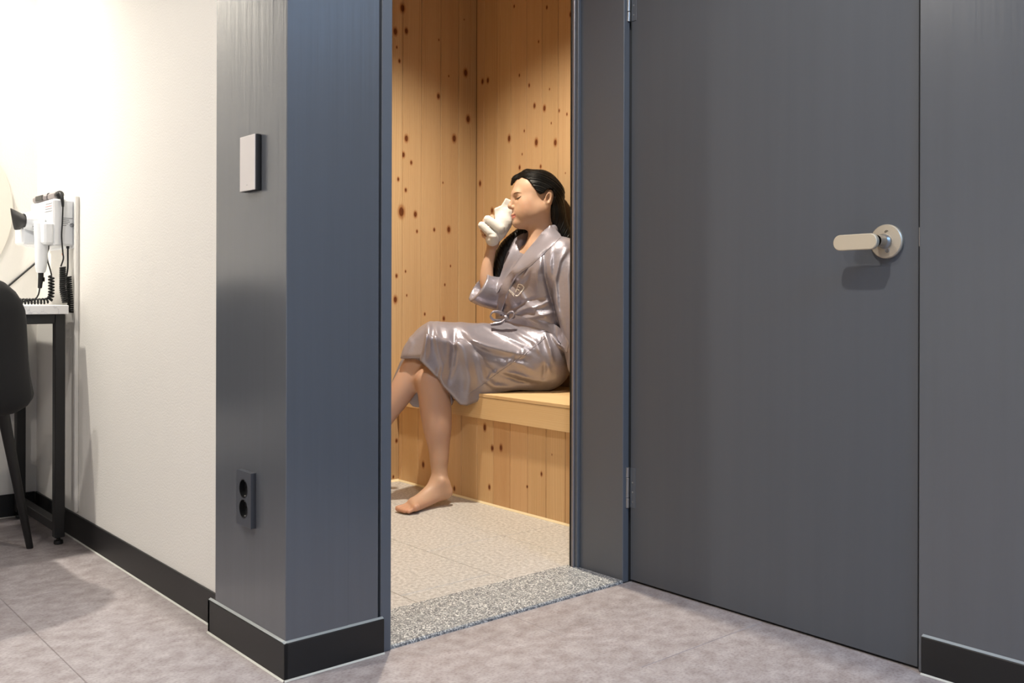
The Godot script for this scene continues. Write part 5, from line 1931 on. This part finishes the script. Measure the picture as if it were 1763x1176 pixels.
	var ml := Mesher.new(g, Vector3(-0.6552, -0.01, 0.05), Vector3(-0.1484, 0.662, 0.44), 0.0036).run()
	soften(ml, 1)
	var ankle: Vector3 = Vector3(-0.2641, 0.0815, 0.232)
	sk.add(ml, Transform3D(), func(p: Vector3, _n: Vector3) -> Color:
		var c := SKIN
		if p.y < 0.05 and p.x < ankle.x + 0.1:   # soles and toes are redder
			c = c.lerp(Color(0.53, 0.24, 0.14), 0.55 * smoothstep(0.05, 0.008, p.y))
		return c.lerp(Color(0.44, 0.265, 0.20), 0.5 * smoothstep(0.12, 0.25, p.y)))
	# ---- right forearm and hand
	var a := Field.new()
	a.chain([Vector3(-0.0824, 0.7733, -0.03), Vector3(-0.0986, 0.8286, -0.028), Vector3(-0.0988, 0.884, -0.03), Vector3(-0.0875, 0.9396, -0.035), Vector3(-0.0785, 0.9791, -0.04)], [0.032, 0.029, 0.0245, 0.0205, 0.0190], 0.02)
	a.cone(Vector3(-0.0785, 0.9791, -0.04), Vector3(-0.0835, 1.0331, -0.052), 0.019, 0.020, 0.012)
	a.cone(Vector3(-0.0693, 0.9863, -0.045), Vector3(-0.0604, 1.0473, -0.055), 0.018, 0.017, 0.012)
	for q in [[Vector3(-0.0627, 1.0612, -0.055), Vector3(-0.0765, 1.0882, -0.045), Vector3(-0.0806, 1.0874, -0.02), Vector3(-0.0734, 1.0803, -0.002)], [Vector3(-0.079, 1.0612, -0.056), Vector3(-0.1019, 1.0788, -0.044), Vector3(-0.1104, 1.0676, -0.018), Vector3(-0.1007, 1.0526, 0)], [Vector3(-0.0905, 1.0471, -0.054), Vector3(-0.1157, 1.0509, -0.042), Vector3(-0.1195, 1.0353, -0.016), Vector3(-0.1097, 1.0227, 0.002)], [Vector3(-0.0927, 1.0283, -0.05), Vector3(-0.1109, 1.0252, -0.038), Vector3(-0.1125, 1.0122, -0.014), Vector3(-0.1029, 1.0045, 0)]]:
		a.chain(q, [0.0092, 0.0088, 0.0080, 0.0070], 0.005)
	a.chain([Vector3(-0.0601, 1.0003, -0.045), Vector3(-0.0416, 1.0235, -0.045), Vector3(-0.0347, 1.0467, -0.045)], [0.013, 0.0105, 0.0085], 0.008)
	var ma := Mesher.new(a, Vector3(-0.1525, 0.6931, -0.12), Vector3(0.0067, 1.1169, 0.06), 0.003).run()
	soften(ma, 1)
	sk.add(ma, Transform3D(), plain)
	obj("body", sk.mesh(), skin_mat, person)
	# ---- lashes and brows
	var dark := mat(Color(0.10, 0.065, 0.05), 0.6)
	var brow := mat(Color(0.47, 0.33, 0.23), 0.8)
	for s in [1.0, -1.0]:
		var fl := Field.new()
		for pr in f.prims:
			fl.prims.append(pr)
		var line := PackedVector3Array()
		var rad := []
		for k in 9:
			var u := k / 8.0
			# the closed lid's edge runs round the front of the eyeball
			var ang := lerpf(-0.15, 1.40, u)
			var dir := Vector3(-cos(ang), -0.25 - 0.12 * sin(PI * u) + 0.42 * u * u, s * sin(ang)).normalized()
			var p := Vector3(-0.0735, 0.0065, s * 0.0325)
			var dd := 0.03
			for it in 40:
				var e := f.at(p + dir * dd, f.prims)
				if absf(e) < 0.0003:
					break
				dd -= e * 0.7
			line.append(p + dir * (dd + 0.0003))
			rad.append(0.0013 * sin(PI * clampf(u * 0.8 + 0.15, 0, 1)) + 0.0004)
		obj("eyelashes", tube(line, rad, 6, true), dark, person).transform = hx
		var bl := PackedVector3Array()
		var br := []
		for k in 9:
			var u := k / 8.0
			var ang := lerpf(0.12, 1.30, u)
			var dir := Vector3(-cos(ang), 0.62 + 0.16 * sin(PI * u * 0.8), s * sin(ang) * 0.9).normalized()
			var p := Vector3(-0.066, -0.001, s * 0.022)
			var dd := 0.05
			for it in 40:
				var e := f.at(p + dir * dd, f.prims)
				if absf(e) < 0.0003:
					break
				dd -= e * 0.7
			bl.append(p + dir * (dd - 0.0006))
			br.append(0.0019 * sin(PI * clampf(u * 0.85 + 0.1, 0, 1)) + 0.0003)
		obj("eyebrow", tube(bl, br, 6, true), brow, person).transform = hx
	# ---- hair
	build_hair(person, hx)


func hair_relief(p: Vector3) -> float:
	var r := Vector2(p.x + 0.035, p.y + 0.055).length() + 0.25 * p.z
	return 0.0006 * (sin(r * 780.0) + 0.7 * sin(r * 470.0 + 1.3) + 0.5 * sin(r * 1130.0 + p.z * 60.0))


func fall_relief(p: Vector3) -> float:
	return 0.0006 * (sin(p.x * 620.0 + p.y * 240.0) + 0.7 * sin(p.x * 380.0 + p.y * 170.0 + 1.0))


func build_hair(person: Node3D, hx: Transform3D) -> void:
	var hm := mat(Color(0.022, 0.018, 0.017), 0.44)
	hm.metallic_specular = 0.33
	var sk := Shell.new()
	var plain := func(_p: Vector3, _n: Vector3) -> Color: return Color.WHITE
	var f := Field.new()
	f.relief = hair_relief
	f.most = 0.004
	f.ell(Vector3(0.001, 0.030, 0), Vector3(0.098, 0.0925, 0.080), 0.02)
	f.cone(Vector3(-0.040, 0.105, -0.010), Vector3(-0.080, 0.080, -0.030), 0.018, 0.016, 0.02)
	f.cone(Vector3(-0.074, 0.082, -0.028), Vector3(-0.088, 0.062, -0.034), 0.020, 0.012, 0.01)
	f.cone(Vector3(0.050, 0.020, 0.030), Vector3(0.068, -0.060, 0.030), 0.052, 0.034, 0.03)
	f.cone(Vector3(0.050, 0.020, -0.030), Vector3(0.068, -0.060, -0.030), 0.052, 0.034, 0.03)
	for z in [0.034, 0.0, -0.034]:
		f.chain([Vector3(0.066, -0.050, z), Vector3(0.080, -0.085, z), Vector3(0.100, -0.135, z * 0.8 + 0.02), Vector3(0.123, -0.195, z * 0.6 + 0.045), Vector3(0.132, -0.255, z * 0.6 + 0.05)], [0.036, 0.033, 0.028, 0.024, 0.020], 0.02)
	f.slab([Vector2(-0.094, 0.0593), Vector2(-0.0826, 0.0776), Vector2(-0.0689, 0.0857), Vector2(-0.0528, 0.0777), Vector2(-0.0391, 0.0548), Vector2(-0.023, 0.032), Vector2(-0.0161, 0.0229), Vector2(-0.0069, 0.016), Vector2(0.0022, 0.0183), Vector2(0.0114, 0.0229), Vector2(0.0159, 0.0321), Vector2(0.0274, 0.039), Vector2(0.0434, 0.0367), Vector2(0.0515, 0.0116), Vector2(0.0435, -0.0159), Vector2(0.039, -0.0434), Vector2(0.046, -0.0869), Vector2(0.0736, -0.128), Vector2(0.0579, -0.2631), Vector2(-0.1481, -0.2636), Vector2(-0.1947, 0.0613)], Vector3(0.05, 0, 0), 0.25, 0.003, 0.004)
	f.carve()
	var m := Mesher.new(f, Vector3(-0.12, -0.30, -0.10), Vector3(0.19, 0.14, 0.10), 0.0028).run()
	sk.add(m, hx, plain)
	# the lock over the far shoulder
	var g := Field.new()
	g.relief = fall_relief
	g.most = 0.003
	g.chain([Vector3(0.0838, 1.0646, -0.065), Vector3(0.0491, 1.0349, -0.075), Vector3(0.0048, 0.9956, -0.085), Vector3(-0.0254, 0.9553, -0.075), Vector3(-0.0438, 0.908, -0.055), Vector3(-0.0549, 0.8426, -0.035), Vector3(-0.057, 0.7733, -0.03)], [0.022, 0.022, 0.026, 0.030, 0.028, 0.018, 0.010], 0.02)
	g.chain([Vector3(0.0282, 1.0194, -0.09), Vector3(-0.0186, 0.9753, -0.1), Vector3(-0.0512, 0.9253, -0.085), Vector3(-0.0646, 0.8662, -0.06)], [0.02, 0.026, 0.022, 0.014], 0.02)
	var mg := Mesher.new(g, Vector3(-0.1068, 0.739, -0.16), Vector3(0.1212, 1.0943, 0.03), 0.003).run()
	sk.add(mg, Transform3D(), plain)
	var hair := obj("hair", sk.mesh(), hm, person)
	# single strands combed back from the hairline
	var st := new_st()
	var r := RandomNumberGenerator.new()
	r.seed = 11
	for k in 240:
		var rad := r.randf_range(0.112, 0.182)
		var a0 := r.randf_range(1.55, 2.3)
		var a1 := r.randf_range(-0.1, 0.9)
		var line := PackedVector3Array()
		for i in 15:
			var a := lerpf(a0, a1, i / 14.0)
			var x := -0.035 + cos(a) * rad
			var y := -0.055 + sin(a) * rad
			var e := Vector2(x / 0.094, (y - 0.03) / 0.089).length()
			if e > 0.97:
				continue
			var z := hit(f, x, y, 0.12)
			if z < 0.0:
				break
			line.append(Vector3(x, y, z + 0.0002))
		if line.size() > 4:
			tube(line, 0.00045, 4, false, st)
	st.generate_normals()
	var so := obj("hair_strands", st.commit(), hm, hair)
	so.transform = hx
	so.set_meta("kind", "stuff")


func terry(p: Vector3) -> float:
	return 0.0007 * sin(p.x * 900.0) * sin(p.y * 900.0 + p.z * 300.0) + 0.0003 * sin(p.x * 210.0 + p.y * 330.0) * sin(p.y * 170.0 - p.x * 240.0 + 1.0)


func build_towel(o: Vector3, turn: float) -> void:
	var f := Field.new()
	f.relief = terry
	f.most = 0.002
	f.cone(Vector3(-0.0257, 1.1033, -0.058), Vector3(-0.06, 1.0367, -0.035), 0.026, 0.033, 0.02)
	f.cone(Vector3(-0.0301, 1.065, -0.042), Vector3(-0.0598, 1.0151, -0.022), 0.030, 0.026, 0.02)
	f.slab([Vector2(-0.0717, 1.124), Vector2(-0.044, 1.1356), Vector2(-0.0257, 1.1656), Vector2(0.0044, 1.1542), Vector2(0.0045, 1.0965), Vector2(-0.0416, 1.0802), Vector2(-0.0693, 1.0894)], Vector3(-0.055, 0, 0), 0.009, 0.006, 0.012)
	f.cone(Vector3(-0.1187, 1.0517, 0.012), Vector3(-0.0727, 1.0079, 0.022), 0.0150, 0.0150, 0.003)
	f.cone(Vector3(-0.0962, 1.0755, 0), Vector3(-0.0457, 1.0407, 0.008), 0.0165, 0.019, 0.006)
	f.ell(Vector3(-0.0778, 0.998, -0.005), Vector3(0.0275, 0.0275, 0.034), 0.006)
	f.chain([Vector3(-0.1045, 1.0008, 0.024), Vector3(-0.0907, 1.0139, 0.034), Vector3(-0.0657, 1.0139, 0.036), Vector3(-0.0544, 0.9985, 0.028), Vector3(-0.0613, 0.9783, 0.022)], [0.002, 0.0028, 0.0028, 0.0028, 0.002], 0.005)
	f.carve()
	f.chain([Vector3(-0.0884, 0.9936, 0.032), Vector3(-0.0747, 0.9868, 0.032), Vector3(-0.0657, 0.9958, 0.034)], [0.002, 0.0022, 0.002], 0.004)
	f.carve()
	var m := Mesher.new(f, Vector3(-0.1531, 0.9449, -0.14), Vector3(0.0294, 1.1857, 0.06), 0.0028).run()
	soften(m, 1)
	var sk := Shell.new()
	sk.add(m, Transform3D(), func(_p: Vector3, _n: Vector3) -> Color: return Color.WHITE)
	var tm := mat(Color(0.80, 0.795, 0.785), 0.9)
	tm.heightmap_enabled = true
	tm.heightmap_texture = noise_tex(noise(0.12, 2, FastNoiseLite.TYPE_SIMPLEX_SMOOTH, 61), 512)
	tm.heightmap_scale = 0.12
	tm.uv1_triplanar = true
	tm.uv1_scale = Vector3(9, 9, 9)
	tm.rim_enabled = true
	tm.rim = 0.4
	var t := obj("towel", sk.mesh(), tm, null, o)
	t.rotation.y = turn
	tag(t, "small white rolled towel held in the woman's raised hand against her face", "towel")
